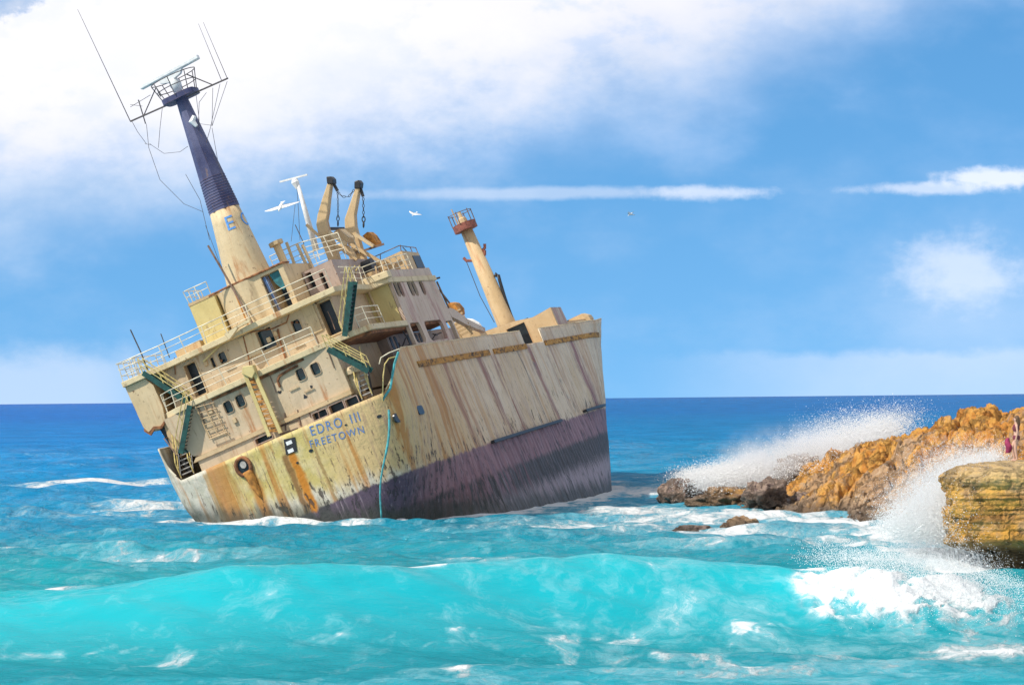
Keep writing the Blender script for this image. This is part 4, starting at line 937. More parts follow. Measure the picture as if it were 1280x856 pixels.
MB().prism(px_poly([(560, 378), (567, 379), (573, 386), (574, 394), (566, 396), (559, 388)], 24), 0, 24, 25.5).build('winch_housing', M['rustor'], ship, bevel=.06)
MB().prism(px_poly([(566, 404), (574, 400), (584, 402), (596, 410), (602, 420), (575, 425), (566, 420)], 27), 0, 27, 28.6).build('winch_drum', M['tan'], ship, bevel=.05)
MB().tube([A3(x, y, 26.9) for x, y in ((583, 400), (591, 401), (598, 405), (603, 412))], .12, 6).build('drum_guard', M['white'], ship)

# ---- forecastle
b_ul = A(606, 414, 46); b_m = A(640, 402, 46); b_ur = A(688, 384, 46)
fc = MB().prism([(b_ul[0], 1.0), (b_ul[0], b_ul[1]), b_m, (b_ur[0] - 1.5, b_ur[1] - .15), b_ur, (b_ur[0], 1.0)], 0, 46, 46.3).build('forecastle_bulkhead', M['tan'], ship)
c_ = MB(); c_.prism(px_poly([(633, 412), (655, 402.5), (671, 440), (645, 440)], 46), 0, 45.5, 47); cut(fc, c_)
MB().prism(px_poly([(628, 410), (660, 397), (682, 445), (640, 445)], 47), 0, 46.9, 47.0).build('doorway_shade', M['dark'], fc)  # dark sheet behind the cut, painting the shade of the recess
MB().prism([(46.32, 1.0), (49.9, 1.0), (49.3, b_ur[1] - .06), (46.32, b_ur[1])], 1, b_ur[0] - .25, b_ur[0] - .02).build('forecastle_side', M['pinkish'], ship)
MB().box(48.2, 60, -4.5, b_ur[0] - .3, 1.0, 2.6).build('forecastle_house', M['tan'], ship)
g0 = px_poly([(703, 408), (706, 402), (716, 397), (727, 392), (735, 394), (738, 398), (737, 410), (704, 412)], 57)
bw = MB().prism(g0, 0, 57, 58.2).build('bow_breakwater', M['tan'], ship)
MB().prism(px_poly([(704, 407), (706, 402), (711, 400), (712, 407)], 56.9), 0, 56.7, 56.95).build('opening', M['black'], bw)
# fore mast
def at3(x, y, u): return np.array(A3(x, y, u))
f0 = (at3(620, 403, 57) + at3(642, 397, 57)) / 2; f1 = (at3(575.5, 290, 57) + at3(590, 284, 57)) / 2
fm = MB().tube([f0 - (f1 - f0) * .25, f0, f1], [.80, .72, .47], 12).build('foremast', M['tan'], ship, smooth=True)
ax = (f1 - f0) / np.linalg.norm(f1 - f0)
pl = MB().prism([(f1[0] + 1.1 * math.cos(a), f1[1] + .93 * math.sin(a)) for a in np.linspace(0, 2 * math.pi, 17)[:-1]], 2, f1[2] - .05, f1[2] + .5).build('mast_platform', M['redbrown'], fm)
rl = MB(); rl.tube([(f1[0] + 1.1 * math.cos(a), f1[1] + .93 * math.sin(a), f1[2] + 1.35) for a in np.linspace(0, 2 * math.pi, 17)], .03, 5, caps=False)
for a in np.linspace(0, 2 * math.pi, 7)[:-1]: rl.tube([(f1[0] + 1.1 * math.cos(a), f1[1] + .93 * math.sin(a), f1[2] + .4), (f1[0] + 1.1 * math.cos(a), f1[1] + .93 * math.sin(a), f1[2] + 1.45)], .04, 5)
rl.build('platform_rail', M['railrust'], fm)
ml = MB(); ml.tube([f1 + ax * .4, f1 + ax * .9, f1 + ax * 1.0, f1 + ax * 1.5], [.4, .35, .18, .14], 10); ml.tube([f1 + ax * .4 + np.array([0, -.45, 0]), f1 + ax * 1.9 + np.array([0, -.45, 0])], [.05, .05], 6); ml.build('mast_light', M['tan'], fm)
for (x, y, s) in ((606, 310, 1), (583, 326, -1), (606, 318, 1)):
    p = at3(x, y, 57); mb = MB(); mb.tube([p + np.array([0, -.5 * s, -.2]), p, p + np.array([0, .12 * s, .3])], .12, 8).build('side_light', M['redbrown'], fm)
MB().tube([at3(x, y, 57) for x, y in ((619, 346), (620.5, 342), (623, 344), (625, 352), (631, 372), (640, 398))], .13, 8).build('exhaust_pipe', M['black'], fm, smooth=True)
MB().tube([at3(583, 327, 57), at3(600, 370, 57), at3(618, 403, 57)], .03, 5).build('stay_wire', M['wire'], fm)

# ---- funnel mast with radar
c0 = np.array([4.6, .0, 6.47]); c1 = np.array([4.6, .33, 13.25]); c2 = np.array([4.6, .5, 20.15])
nr = 28
def cone(a, b, ra, rb, n=28, seg=10):
    mb = MB(); return mb.tube([a + (b - a) * k for k in np.linspace(0, 1, seg)], [ra + (rb - ra) * k for k in np.linspace(0, 1, seg)], n)
ca = c0 + np.array([0, 0, 2.45]) * 1.0; 
fn = cone(c0, c1, 1.62, .86).build('funnel_mast', M['cream'], ship, smooth=True)
fb = cone(c1, c2, .90, .33, n=8).build('mast_upper', M['funnelblue'], fn)
lv = MB()
for k in np.linspace(.03, .28, 12):
    p = c1 + (c2 - c1) * k; r = .905 + (.33 - .90) * k
    lv.tube([p + np.array([r * math.cos(a), r * math.sin(a), 0]) for a in np.linspace(0, 2 * math.pi, 9) + math.pi / 8], .024, 5, caps=False)
lv.build('louvres', M['funnelblue'], fn, smooth=True)
# letters wrapped round the funnel
def wrap_text(body, ang, wz, size):
    me = text_mesh(body, size); bm = bmesh.new(); bm.from_mesh(me); bmesh.ops.subdivide_edges(bm, edges=[e for e in bm.edges if e.calc_length() > .12], cuts=2)
    for v in bm.verts:
        w = wz + v.co.y; k = (w - c0[2]) / (c1[2] - c0[2]); r = 1.62 + (.86 - 1.62) * k + .02; cc_ = c0 + (c1 - c0) * k; a = ang + v.co.x / r
        v.co = Vector((cc_[0] - r * math.cos(a), cc_[1] + r * math.sin(a), w))
    me2 = bpy.data.meshes.new('funnel_letter'); bm.to_mesh(me2); bm.free(); me2.materials.append(M['letterE']); o = bpy.data.objects.new('funnel_letter', me2); COL.objects.link(o); o.parent = fn
wrap_text('E', R(4), 11.95, 1.15); wrap_text('O', R(64), 11.95, 1.15)
# casing round the funnel foot, curtained opening
cs = MB(); cs.tube([(4.7, -.1, 6.47), (4.7, -.1, 8.95)], 1.85, 28); 
cso = cs.build('funnel_casing', M['cream'], ship, smooth=False)
cs = MB().box(3.1, 8, .6, 2.75, 6.47, 8.95).build('casing_house', M['cream'], ship)
c_ = MB(); c_.box(2.9, 4.6, 1.28, 2.42, 6.55, 8.75); cut(cs, c_)
MB().box(4.4, 4.5, 1.2, 2.5, 6.5, 8.8).build('dark_interior', M['dark'], cs)
cur = MB()
cv_ = [(3.25 + .06 * math.sin(i * 1.3), 1.3 + .07 * i) for i in range(7)]
for k in range(6):
    (ua, va), (ub, vb2) = cv_[k], cv_[k + 1]; cur.add([(ua, va, 8.7), (ub, vb2 - .12, 8.7), (ub, vb2 + .02, 6.6), (ua, va + .1, 6.6), (ua + .02, va, 8.7), (ub + .02, vb2 - .12, 8.7), (ub + .02, vb2 + .02, 6.6), (ua + .02, va + .1, 6.6)], [(0, 1, 2, 3), (4, 7, 6, 5), (0, 4, 5, 1), (3, 2, 6, 7)])
cur.build('hanging_curtain', M['blue'], cs)
MB().prism([(1.75, 8.72), (2.42, 8.72), (2.42, 7.7), (2.2, 7.6), (1.9, 8.1)], 0, 3.3, 3.36).build('tarpaulin', M['teal'], cs)
MB().tube([(3.0, -1.9, 8.97), (2.9, -.8, 9.0), (3.0, .6, 9.0), (3.05, 2.8, 9.0), (4, 2.85, 9.0)], .06, 6).build('coaming', M['rust'], ship)
MB().tube([(2.9, -.35, 6.5), (2.9, -.35, 8.95)], .06, 6).build('rust_pipe', M['rustor'], ship)
ah = MB().box(5.6, 12, 2.8, 4.7, 6.47, 8.35).build('after_cabin', M['mauve'], ship)
c_ = MB(); c_.box(5.3, 6.3, 2.95, 3.3, 7.3, 8.2); c_.box(5.3, 6.3, 3.7, 3.95, 6.9, 7.9); cut(ah, c_)
MB().box(6.1, 6.2, 2.9, 4.1, 6.8, 8.25).build('dark_interior', M['dark'], ah)
bx = MB().box(3.4, 6.2, -3.35, -1.75, 6.47, 8.95).build('port_locker', M['yellow'], ship)
MB().box(3.38, 6.22, -3.37, -1.73, 8.95, 9.12).build('locker_top', M['tan'], bx)
railing([(6, -3.3, 9.12), (3.45, -3.3, 9.12), (3.45, -1.9, 9.12)], h=.75, bars=2, step=.7, parent=bx)
MB().prism([(-1.9, 8.9), (-1.9, 9.3), (-4, 9.0)], 0, 3.35, 3.36)
# sloping fascia wing under the casing, port
MB().prism(px_poly([(281, 417), (313, 397), (313, 402), (298, 410), (287, 425)], 1.5), 0, 1.4, 1.62).build('curved_bracket', M['fascia'], ship)
MB().bar(A3(254, 452, 2.3), A3(276, 430, 2.3), .06, .1).build('loose_batten', M['yellow'], ship)
MB().box(3.5, 6, -5.2, -3.6, 6.47, 7.0).build('skylight', M['tan'], ship)
# mast head
hd = MB().prism([(c2[0] + .75 * a, c2[1] + 1.0 * b) for a, b in rrect(0, 0, 1, 1, .4, 3)], 2, 20.0, 20.3).build('masthead_platform', M['funnelblue'], fn)
yd = MB(); yl = at3(163, 152, 4.6); yr = at3(285, 98, 4.6); yd.tube([yl, yr], .05, 6)
yd.tube([at3(180, 144, 4.6), at3(195, 110, 4.6), at3(201, 121, 4.6)], .035, 5); yd.tube([at3(233, 93, 4.6), at3(265, 106, 4.6)], .035, 5); yd.build('yardarm', M['wire'], fn)
cg = MB()
for a in np.linspace(0, 2 * math.pi, 9)[:-1]: p = np.array([c2[0] + .8 * math.cos(a), c2[1] + 1.05 * math.sin(a), 20.2]); cg.tube([p, p + np.array([.1 * math.cos(a), .35 * math.sin(a), 1.15])], .028, 5)
for h_ in (.6, 1.15): cg.tube([(c2[0] + .85 * math.cos(a), c2[1] + (1.05 + .3 * h_) * math.sin(a), 20.2 + h_) for a in np.linspace(0, 2 * math.pi, 17)], .028, 5, caps=False)
cg.build('masthead_rail', M['wire'], fn)
r0 = at3(176, 110, 4.4); r1 = at3(248, 71, 4.4); rm = (r0 + r1) / 2
sc_ = MB().bar(r0, r1, .40, .26).build('radar_scanner', M['white'], fn, bevel=.05)
MB().prism([tuple(at3(x, y, 4.4)[1:]) for x, y in ((201, 105), (212, 104), (226, 92), (228, 84), (200, 99))], 0, 4.25, 4.55).build('scanner_bracket', M['white'], sc_)
MB().tube([(c2[0], c2[1], 20.3), (c2[0], c2[1], 20.9), rm - np.array([0, 0, .35])], [.16, .34, .22], 12).build('radar_gearbox', M['white'], fn, smooth=True)
MB().tube([at3(243, 145, 4.2), at3(240, 152, 4.2), at3(246, 158, 4.2)], [.12, .2, .1], 8).build('mast_lamp', M['white'], fn)
an = MB(); an.tube([yl, at3(97, 12, 4.6)], [.03, .012], 5); an.build('whip_antenna', M['wire'], fn)
for (xa, ya, xb, yb) in ((277, 101, 248, 30), (284, 98, 254, 28)): MB().tube([at3(xa, ya, 4.6), at3(xb, yb, 4.6)], [.022, .01], 5).build('whip_antenna', M['wire'], fn)
ya_ = MB(); ya_.tube([at3(173, 125, 4.6), at3(182, 155, 4.6)], .035, 5); ya_.tube([at3(163, 134, 4.6), at3(188, 119, 4.6)], .018, 4); ya_.tube([at3(163, 131, 4.6), at3(178, 133, 4.6)], .018, 4)
ya_.build('aerial_array', M['wire'], fn)
wires = [((165, 152), (172, 165), (183, 180)), ((183, 155), (186, 185), (200, 225), (230, 255), (254, 265)), ((187, 180), (205, 192), (225, 190), (235, 183)), ((181, 180), (188, 181), (188, 180)), ((203, 134), (200, 160), (198, 185)),
         ((245, 118), (249, 150), (248, 178)), ((266, 110), (265, 157)), ((275, 105), (263, 160), (258, 178)), ((284, 102), (265, 158)), ((250, 155), (265, 157)), ((258, 116), (249, 128), (248, 155)), ((265, 160), (272, 200), (280, 225)), ((232, 218), (250, 250), (262, 300)), ((257, 282), (275, 330), (318, 405))]
for wr in wires: MB().tube([at3(x, y, 4.3) for x, y in wr], .016, 4).build('stay_wire', M['wire'], fn)
MB().tube([at3(260, 307, 2.8), at3(285, 350, 2.8), at3(318, 408, 2.4)], .06, 6).build('leaning_pole', M['railrust'], fn)

# ---- top of the bridge: ventilators, rails, signal mast, davits
vp = MB(); vp.tube([A3(345, 305, 6), A3(357, 332, 6)], .22, 10); vp.tube([np.array(A3(344, 302, 6)), np.array(A3(346, 306.5, 6))], [.42, .42], 10); vp.build('ventilator', M['cream'], ship)
railing([(7.5, .8, 8.97), (7.5, 2.7, 8.97), (7.8, 5.0, 8.6)], h=1.25, bars=4, step=.7, name='monkey_rail')
railing([(12, 1.0, 8.97), (12, 4.5, 8.8)], h=1.1, bars=3, step=.8)
pst = MB()
for x0_, y0_, x1_, y1_ in ((358, 303, 368, 330), (371, 305, 384, 334), (378, 306, 391, 335)): pst.tube([A3(x0_, y0_, 7.5), A3(x1_, y1_, 7.5)], .09, 8)
pst.build('pipe_posts', M['cream'], ship)
sm0 = at3(395, 312, 12); sm1 = at3(371, 226, 12)
smn = MB().tube([sm0, sm0 + (sm1 - sm0) * .6, sm1], [.20, .15, .10], 8).build('signal_mast', M['white'], ship, smooth=True)
MB().bar(at3(350, 227.5, 12), at3(384, 218.5, 12), .14, .10).build('small_scanner', M['white'], smn)
MB().tube([at3(368, 224, 12), at3(369, 228, 12), at3(372, 236, 12)], [.16, .24, .1], 8).build('scanner_motor', M['white'], smn)
hl = MB(); hl.tube([at3(371, 232, 12), at3(373, 262, 12), at3(375, 300, 12)], .016, 4); hl.tube([at3(369, 255, 12), at3(364, 302, 12)], .014, 4); hl.tube([at3(369, 281, 12), at3(380, 305, 12)], .03, 4); hl.build('halyards', M['wire'], smn)
def davit(poly, u, th, mat, head):
    o = MB().prism(px_poly(poly, u), 0, u, u + th).build('davit', M[mat], ship, bevel=.05)
    MB().prism(px_poly(head, u), 0, u - .06, u + th + .06).build('sheave_head', M['black'], o, bevel=.05); return o
d1 = davit([(409, 229), (413.5, 230), (411, 248), (409.5, 265), (407.5, 276), (410, 287), (419.5, 311), (425, 331), (428, 358), (421, 358), (408, 320), (397, 290), (395, 281), (396.5, 269), (402, 250)], 10, .55, 'tan', [(408, 221), (413, 220.5), (416.5, 224), (417, 230), (409, 230)])
d2 = davit([(444, 235), (449, 235), (446, 252), (443, 269), (444, 283), (451, 309), (458, 328), (466, 350), (452, 348), (440, 313), (431, 288), (430.5, 274), (436, 258)], 14, .55, 'tan', [(443, 227), (448, 225), (451, 229), (450, 236), (443, 236)])
def chain(pts, u, r, par, mat='black'):
    mb = MB(); P_ = [at3(x, y, u) for x, y in pts]; L = 0
    for a, b in zip(P_[:-1], P_[1:]):
        n = max(1, int(np.linalg.norm(b - a) / (r * 3.2)))
        for i in range(n):
            p = a + (b - a) * (i + .5) / n; dr_ = (b - a) / np.linalg.norm(b - a); sd_ = np.array([1., 0, 0]) if i % 2 else np.cross(dr_, [1., 0, 0])
            ring = [p + dr_ * r * 2.0 * math.sin(t_) + sd_ * r * 1.1 * math.cos(t_) for t_ in np.linspace(0, 2 * math.pi, 9)]; mb.tube(ring, r * .42, 4, caps=False)
    return mb.build('chain', M[mat], par)
MB().bar(at3(414, 224, 10.2), at3(422, 239, 10.2), .12, .16).build('chain_lead', M['black'], d1); chain([(422, 240), (422.5, 255), (422.5, 272)], 10.2, .045, d1); chain([(422.5, 270), (422.5, 283)], 10.2, .075, d1)
MB().bar(at3(449, 230, 14.2), at3(454, 246, 14.2), .12, .16).build('chain_lead', M['black'], d2); chain([(454, 247), (454.5, 272)], 14.2, .055, d2); chain([(454.5, 271), (454.5, 284)], 14.2, .09, d2)
chain([(422, 240), (428, 246), (436, 246), (443, 237)], 12.2, .05, d1)
MB().tube([at3(383, 281, 9.8), at3(400, 296, 9.8), at3(425, 310, 9.8), at3(446, 325, 9.8)], .09, 6).build('loose_spar', M['tan'], ship)
MB().bar(at3(411, 290, 9.8), at3(433, 306.5, 9.8), .2, .2).build('davit_track', M['cream'], d1); MB().bar(at3(444, 293, 13.8), at3(467, 308, 13.8), .2, .2).build('davit_track', M['cream'], d2)
MB().prism(px_poly([(417, 290), (423, 286), (436, 297), (433, 304), (425, 302)], 11), 0, 11, 12.2).build('boat_wreckage', M['tan'], ship)
MB().prism(px_poly([(453, 295), (459, 290), (464, 294), (470, 303), (468, 308), (462, 304)], 15), 0, 15, 16.2).build('boat_wreckage', M['rustor'], ship)
MB().bar(at3(410, 286, 11), at3(430, 286, 13), .12, .16).build('davit_beam', M['black'], ship)
MB().tube([at3(x, y, 12) for x, y in ((420, 312), (426, 309), (434, 311), (440, 318), (444, 330))], .22, 8).build('davit_beam', M['tan'], ship)
MB().bar(at3(440, 318, 13.9), at3(480, 305, 14.2), .12, .12).build('davit_beam', M['railrust'], ship)
MB().bar(at3(436, 304, 13.8), at3(480, 330, 13.8), .22, .2).build('davit_beam', M['tan'], ship)
wnch = MB(); wnch.tube([at3(452, 340, 11), at3(468, 333, 11)], .55, 14).build('boat_winch', M['black'], ship, smooth=False)
for dx in (0, 6, 12): MB().tube([at3(432 + dx, 350, 8 + dx * .2), at3(433 + dx, 338, 8), at3(438 + dx, 332, 8)], .035, 5).build('ladder_hoop', M['yrail'], ship)
# poles at the port side rail
MB().tube([at3(163, 412, 2.3), at3(176, 440, 2.3), at3(187, 468, 2.3)], .04, 5).build('flag_pole', M['wire'], ship)
MB().tube([at3(201, 417, 2.3), at3(212, 447, 2.3)], .03, 5).build('flag_pole', M['wire'], ship)
# poop gear, port corner: bent rails on the bulwark
MB().tube([(.9, -6.4, 1.4), (1.6, -7.0, 2.6), (4, -7.1, 2.7), (7, -7.1, 2.8)], .035, 5).build('bent_rail', M['railrust'], ship)

# ------------------------------------------------------------------ rope, sea birds
tp_ = atY(486, 512, 127.9); bt_ = atY(475, 650, 127.2)
pts = [tp_ + (bt_ - tp_) * k + np.array([.12 * math.sin(k * 7), -.25 * math.sin(k * 3.14), 0]) for k in np.linspace(0, 1, 14)]
ro = MB().tube(pts, [.065] * 6 + [.05] * 8, 6).build('rope', M['rope'], None, smooth=True)
tag(ro, 'frayed teal rope hanging down the starboard quarter to the water', 'rope')

def gull(px, py, Y, span, up, name_label, bank=0.3, yaw=0, white=True, lw=1.0):
    c = atY(px, py, Y); g = empty('seagull', tuple(c)); tag(g, name_label, 'bird', 'seagulls in the air')
    body = MB(); body.tube([(0, -.26, -.01), (0, -.19, 0), (0, -.08, .01), (0, .05, .01), (0, .16, .02), (0, .23, .035), (0, .29, .03)], [.008, .045, .062, .058, .038, .034, .008], 12)
    b = body.build('body', M['white'], g, smooth=True)
    MB().tube([(0, .28, .03), (0, .33, .015)], [.012, .003], 6).build('beak', M['yrail'], g)
    MB().add([(-.015, -.2, .01), (.015, -.2, .01), (.09, -.38, 0), (-.09, -.38, 0), (0, -.2, -.01)], [(0, 1, 2, 3), (0, 3, 4), (1, 4, 2), (4, 3, 2)]).build('tail', M['white'], g)
    for s in (-1, 1):
        w = MB(); n = 9; sec = []
        for i in range(n):
            k = i / (n - 1); x = s * k * .62; sw = .06 * math.sin(k * 3.14 * .9) - .20 * k ** 2.2; z = up * (math.sin(k * 2.1)) - .10 * k * k; ch_ = .24 * (1 - k ** 2.2) + .03
            b0 = len(w.v); w.v += [(x, sw + ch_ * .45, z), (x, sw + ch_ * .1, z + .018 * (1 - k)), (x, sw - ch_ * .55, z), (x, sw, z - .006)]
            if i: a = b0 - 4; w.f += [(a + j, b0 + j, b0 + (j + 1) % 4, a + (j + 1) % 4) for j in range(4)]
        w.f += [(0, 1, 2, 3), (4 * n - 1, 4 * n - 2, 4 * n - 3, 4 * n - 4)]
        w.build('wing', M['gullwing'], g, smooth=True)
    g.rotation_euler = (R(-34), bank, yaw); g.scale = (span / 1.25,) * 3; return g
M['gullwing'] = plain('gull_wing_feathers', (.80, .80, .80), .7, .1)
gull(351, 259, 78, 1.3, .03, 'large white seagull gliding beside the thin white signal mast', bank=.22, yaw=R(165))
gull(518, 268, 150, 1.0, .14, 'small distant seagull between the davits and the foremast', bank=-.30, yaw=R(150))
gull(788, 268, 210, 1.2, .1, 'tiniest seagull, a speck in open sky right of the foremast', bank=.2, yaw=R(60))

# ------------------------------------------------------------------ SURF SPRAY
def spray_mat(alpha):
    m, tt, bs = new_mat('spray_water'); setc(tt, bs, (.92, .93, .94)); bs.inputs['Roughness'].default_value = .6
    bs.inputs['Subsurface Weight'].default_value = 0.0; return m
M['spray'] = spray_mat(1)
TV = np.array([(1, 1, 1), (1, -1, -1), (-1, 1, -1), (-1, -1, 1)], float) / 1.73
def droplets(name, P_, S_, label):
    n = len(P_); a = NR.uniform(0, 6.28, n); ca_, sa_ = np.cos(a), np.sin(a); V_ = np.repeat(TV[None], n, 0)
    x = V_[..., 0] * ca_[:, None] - V_[..., 1] * sa_[:, None]; y = V_[..., 0] * sa_[:, None] + V_[..., 1] * ca_[:, None]
    V_ = np.stack([x, y, V_[..., 2]], -1) * S_[:, None, None] + P_[:, None, :]
    me = bpy.data.meshes.new(name); me.vertices.add(n * 4); me.vertices.foreach_set('co', V_.reshape(-1).astype(np.float32))
    f = (np.array([(0, 1, 2), (0, 3, 1), (0, 2, 3), (1, 3, 2)])[None] + 4 * np.arange(n)[:, None, None]).reshape(-1, 3)
    me.loops.add(f.size); me.loops.foreach_set('vertex_index', f.reshape(-1).astype(np.int32)); me.polygons.add(len(f))
    me.polygons.foreach_set('loop_start', np.arange(0, f.size, 3, dtype=np.int32)); me.polygons.foreach_set('loop_total', np.full(len(f), 3, np.int32)); me.update(calc_edges=True)
    me.materials.append(M['spray']); o = bpy.data.objects.new(name, me); COL.objects.link(o); return tag(o, label, 'spray', kind='stuff')
def plume(base, top, Y, n, wid, s0, s1, gpow=1.5, thick_=2.0, seed=0, clump=26):
    """drops thrown along a fan from base to top (image positions at distance Y)"""
    r = np.random.default_rng(seed); P_ = []; S_ = []
    pts = [np.array(atY(x, y, Y)) for x, y in base]; tps = [np.array(atY(x, y, Y)) for x, y in top]; m = len(pts)
    jets = [(r.uniform(0, m - 1), r.uniform(.35, 1.05), r.normal(0, .25)) for _ in range(clump)]
    for i in range(n):
        j, hgt, sk = jets[r.integers(clump)]; j = min(max(j + r.normal(0, .28), 0), m - 1.001); a = int(j); k = j - a
        b = pts[a] * (1 - k) + pts[a + 1] * k; tpp = tps[a] * (1 - k) + tps[a + 1] * k
        h = (1 - r.uniform() ** (1 / gpow)) if False else r.beta(1.1, gpow) * 1.1; h = min(h, 1.15) * (hgt if r.uniform() < .8 else 1)
        p = b + (tpp - b) * h + np.array([r.normal(0, wid * (.35 + .8 * h)), r.normal(0, thick_), r.normal(0, wid * .4)]) + np.array([sk * h * 2, 0, 0])
        P_.append(p); S_.append(r.uniform(s0, s1) * (1.15 - .6 * min(h, 1)) * (2.2 if r.uniform() < .04 else 1))
    return np.array(P_), np.array(S_)
Pa, Sa = plume([(860, 604), (900, 600), (950, 595), (1000, 588), (1050, 575), (1085, 556), (1110, 545)], [(862, 595), (900, 584), (955, 562), (1015, 534), (1062, 514), (1100, 503), (1148, 503)], 152, 170000, .8, .010, .034, 1.7, 3.0, 1, 40)
droplets('wave_spray', Pa, Sa, 'white spray bursting up behind the rocky headland')
Pa, Sa = plume([(1105, 665), (1140, 670), (1175, 675), (1200, 690), (1230, 702)], [(1130, 600), (1150, 560), (1200, 545), (1225, 620), (1262, 690)], 95, 110000, .42, .006, .021, 1.9, 1.6, 2)
Pb, Sb = plume([(1150, 640), (1170, 620), (1200, 590), (1240, 582)], [(1120, 590), (1160, 550), (1210, 545), (1258, 548)], 101, 40000, .45, .006, .018, 1.6, 1.2, 3)
droplets('wave_spray', np.concatenate([Pa, Pb]), np.concatenate([Sa, Sb]), 'white splash thrown up between the headland and the yellow rock shelf')
def crest_spray():
    r = np.random.default_rng(5); n = 60000; X = r.uniform(7.2, 16, n); s_ = r.normal(1.0, 1.5, n); yc = 69.6 + 1.1 * np.sin(X * .13 + .6) + .5 * np.sin(X * .31) + .05 * X
    Y = yc - s_; z, s2, h = swell(X, Y); keep = r.uniform(size=n) < (sstep(X, 8, 11) * (1 - .9 * sstep(X, 12, 16)))
    Z = z + .35 * brk_h(X) + np.abs(r.normal(0, .30, n)) * np.clip(fbm(X * .7, Y * 0, 3, 8) * 2 - .3, .1, 1.6)
    P_ = np.stack([X, Y, Z], -1)[keep]; return P_, r.uniform(.004, .017, len(P_))
def brk_h(X): return sstep(X, 7.1, 9.2) * (1 - sstep(X, 12, 15.5))
Pa, Sa = crest_spray(); droplets('crest_spray', Pa, Sa, 'white foam flying off the breaking foreground wave')
# thin mist of the finest drops round both splashes
def mist(px0, py0, px1, py1, Y, dY, dens, label, scale=.5):
    a = atY(px0, py1, Y); b = atY(px1, py0, Y); c = (a + b) / 2; r_ = np.abs(b - a) / 2
    bm = bmesh.new(); bmesh.ops.create_icosphere(bm, subdivisions=4, radius=1); me = bpy.data.meshes.new('spray_mist'); bm.to_mesh(me); bm.free()
    o = bpy.data.objects.new('spray_mist', me); COL.objects.link(o); o.location = tuple(c); o.scale = (r_[0], dY, r_[2])
    m = bpy.data.materials.new('mist'); m.use_nodes = True; tt = NT(m.node_tree); out = tt.n('ShaderNodeOutputMaterial'); pv = tt.n('ShaderNodeVolumePrincipled')
    pv.inputs['Color'].default_value = (.95, .96, .98, 1); pv.inputs['Anisotropy'].default_value = .3
    tcn = tt.n('ShaderNodeTexCoord').outputs['Object']; ln_ = tt.n('ShaderNodeVectorMath', operation='LENGTH'); tt.l(tcn, ln_.inputs[0])
    geo = tt.n('ShaderNodeNewGeometry'); nz = tt.noise(geo.outputs['Position'], scale, 4, .65)
    x_, y_, z_ = tt.xyz(tcn)
    base_ = tt.m('SUBTRACT', 1, tt.ss(ln_.outputs[1], .25, 1)); d_ = tt.m('MULTIPLY', tt.m('MULTIPLY', base_, tt.ss(nz, .40, .70)), tt.m('SUBTRACT', 1, tt.ss(z_, -.3, .9)))
    tt.l(tt.m('MULTIPLY', d_, dens), pv.inputs['Density']); tt.l(pv.outputs[0], out.inputs['Volume']); me.materials.append(m)
    return tag(o, label, 'mist', kind='stuff')
mist(880, 505, 1170, 640, 151, 4.0, 2.2, 'fine white mist hanging behind the headland', .85)
mist(1090, 540, 1240, 740, 96.5, 2.6, 1.1, 'fine white mist around the splash at the rock shelf', .8)

# ------------------------------------------------------------------ PERSON on the shelf
def skin_fig(name, verts, edges, radii, mat, parent=None, root=0, levels=2):
    me = bpy.data.meshes.new(name); me.from_pydata(verts, edges, []); o = bpy.data.objects.new(name, me); COL.objects.link(o)
    md = o.modifiers.new('skin', 'SKIN'); md.use_smooth_shade = True
    for i, r_ in enumerate(radii): me.skin_vertices[0].data[i].radius = r_ if isinstance(r_, tuple) else (r_, r_)
    me.skin_vertices[0].data[root].use_root = True
    sb = o.modifiers.new('sub', 'SUBSURF'); sb.levels = levels; sb.render_levels = levels
    bpy.context.view_layer.update(); m2 = bpy.data.meshes.new_from_object(o.evaluated_get(bpy.context.evaluated_depsgraph_get())); o.modifiers.clear(); o.data = m2
    m2.materials.clear(); m2.materials.append(mat); m2.polygons.foreach_set('use_smooth', [True] * len(m2.polygons))
    if parent: o.parent = parent
    return o
M['skin'] = plain('bare_skin', (.56, .33, .24), .55, .08); M['hair'] = plain('brown_hair', (.13, .07, .035), .7, .3, sc=30)  # one even skin colour
M['suit'] = plain('dark_red_swimwear', (.16, .03, .045), .8, .2); M['pareo'] = plain('maroon_cloth', (.28, .03, .09), .9, .25); M['eye'] = plain('eye_dark', (.03, .02, .02), .3, 0)
# x: her forward (to the left of the picture), y: her left side, z up ; feet at 0
V = [(0, 0, .93), (0, 0, 1.08), (.01, 0, 1.25), (.0, 0, 1.38), (.0, 0, 1.46), (.015, 0, 1.52), (.03, 0, 1.60), (.02, 0, 1.68),
     (0, .09, .88), (.05, .095, .50), (.0, .10, .09), (.13, .11, .03), (0, -.09, .88), (.16, -.09, .52), (.07, -.10, .09), (.20, -.10, .03),
     (0, .15, 1.38), (-.03, .20, 1.12), (.03, .20, .88), (0, -.15, 1.38), (-.10, -.24, 1.14), (.05, -.16, .98)]
E_ = [(0, 1), (1, 2), (2, 3), (3, 4), (4, 5), (5, 6), (6, 7), (0, 8), (8, 9), (9, 10), (10, 11), (0, 12), (12, 13), (13, 14), (14, 15), (3, 16), (16, 17), (17, 18), (3, 19), (19, 20), (20, 21)]
RD = [(.13, .12), (.10, .09), (.125, .10), (.10, .08), .05, .05, (.085, .08), (.065, .06), .095, .062, .038, .030, .095, .062, .038, .030, .05, .040, .028, .05, .04, .028]
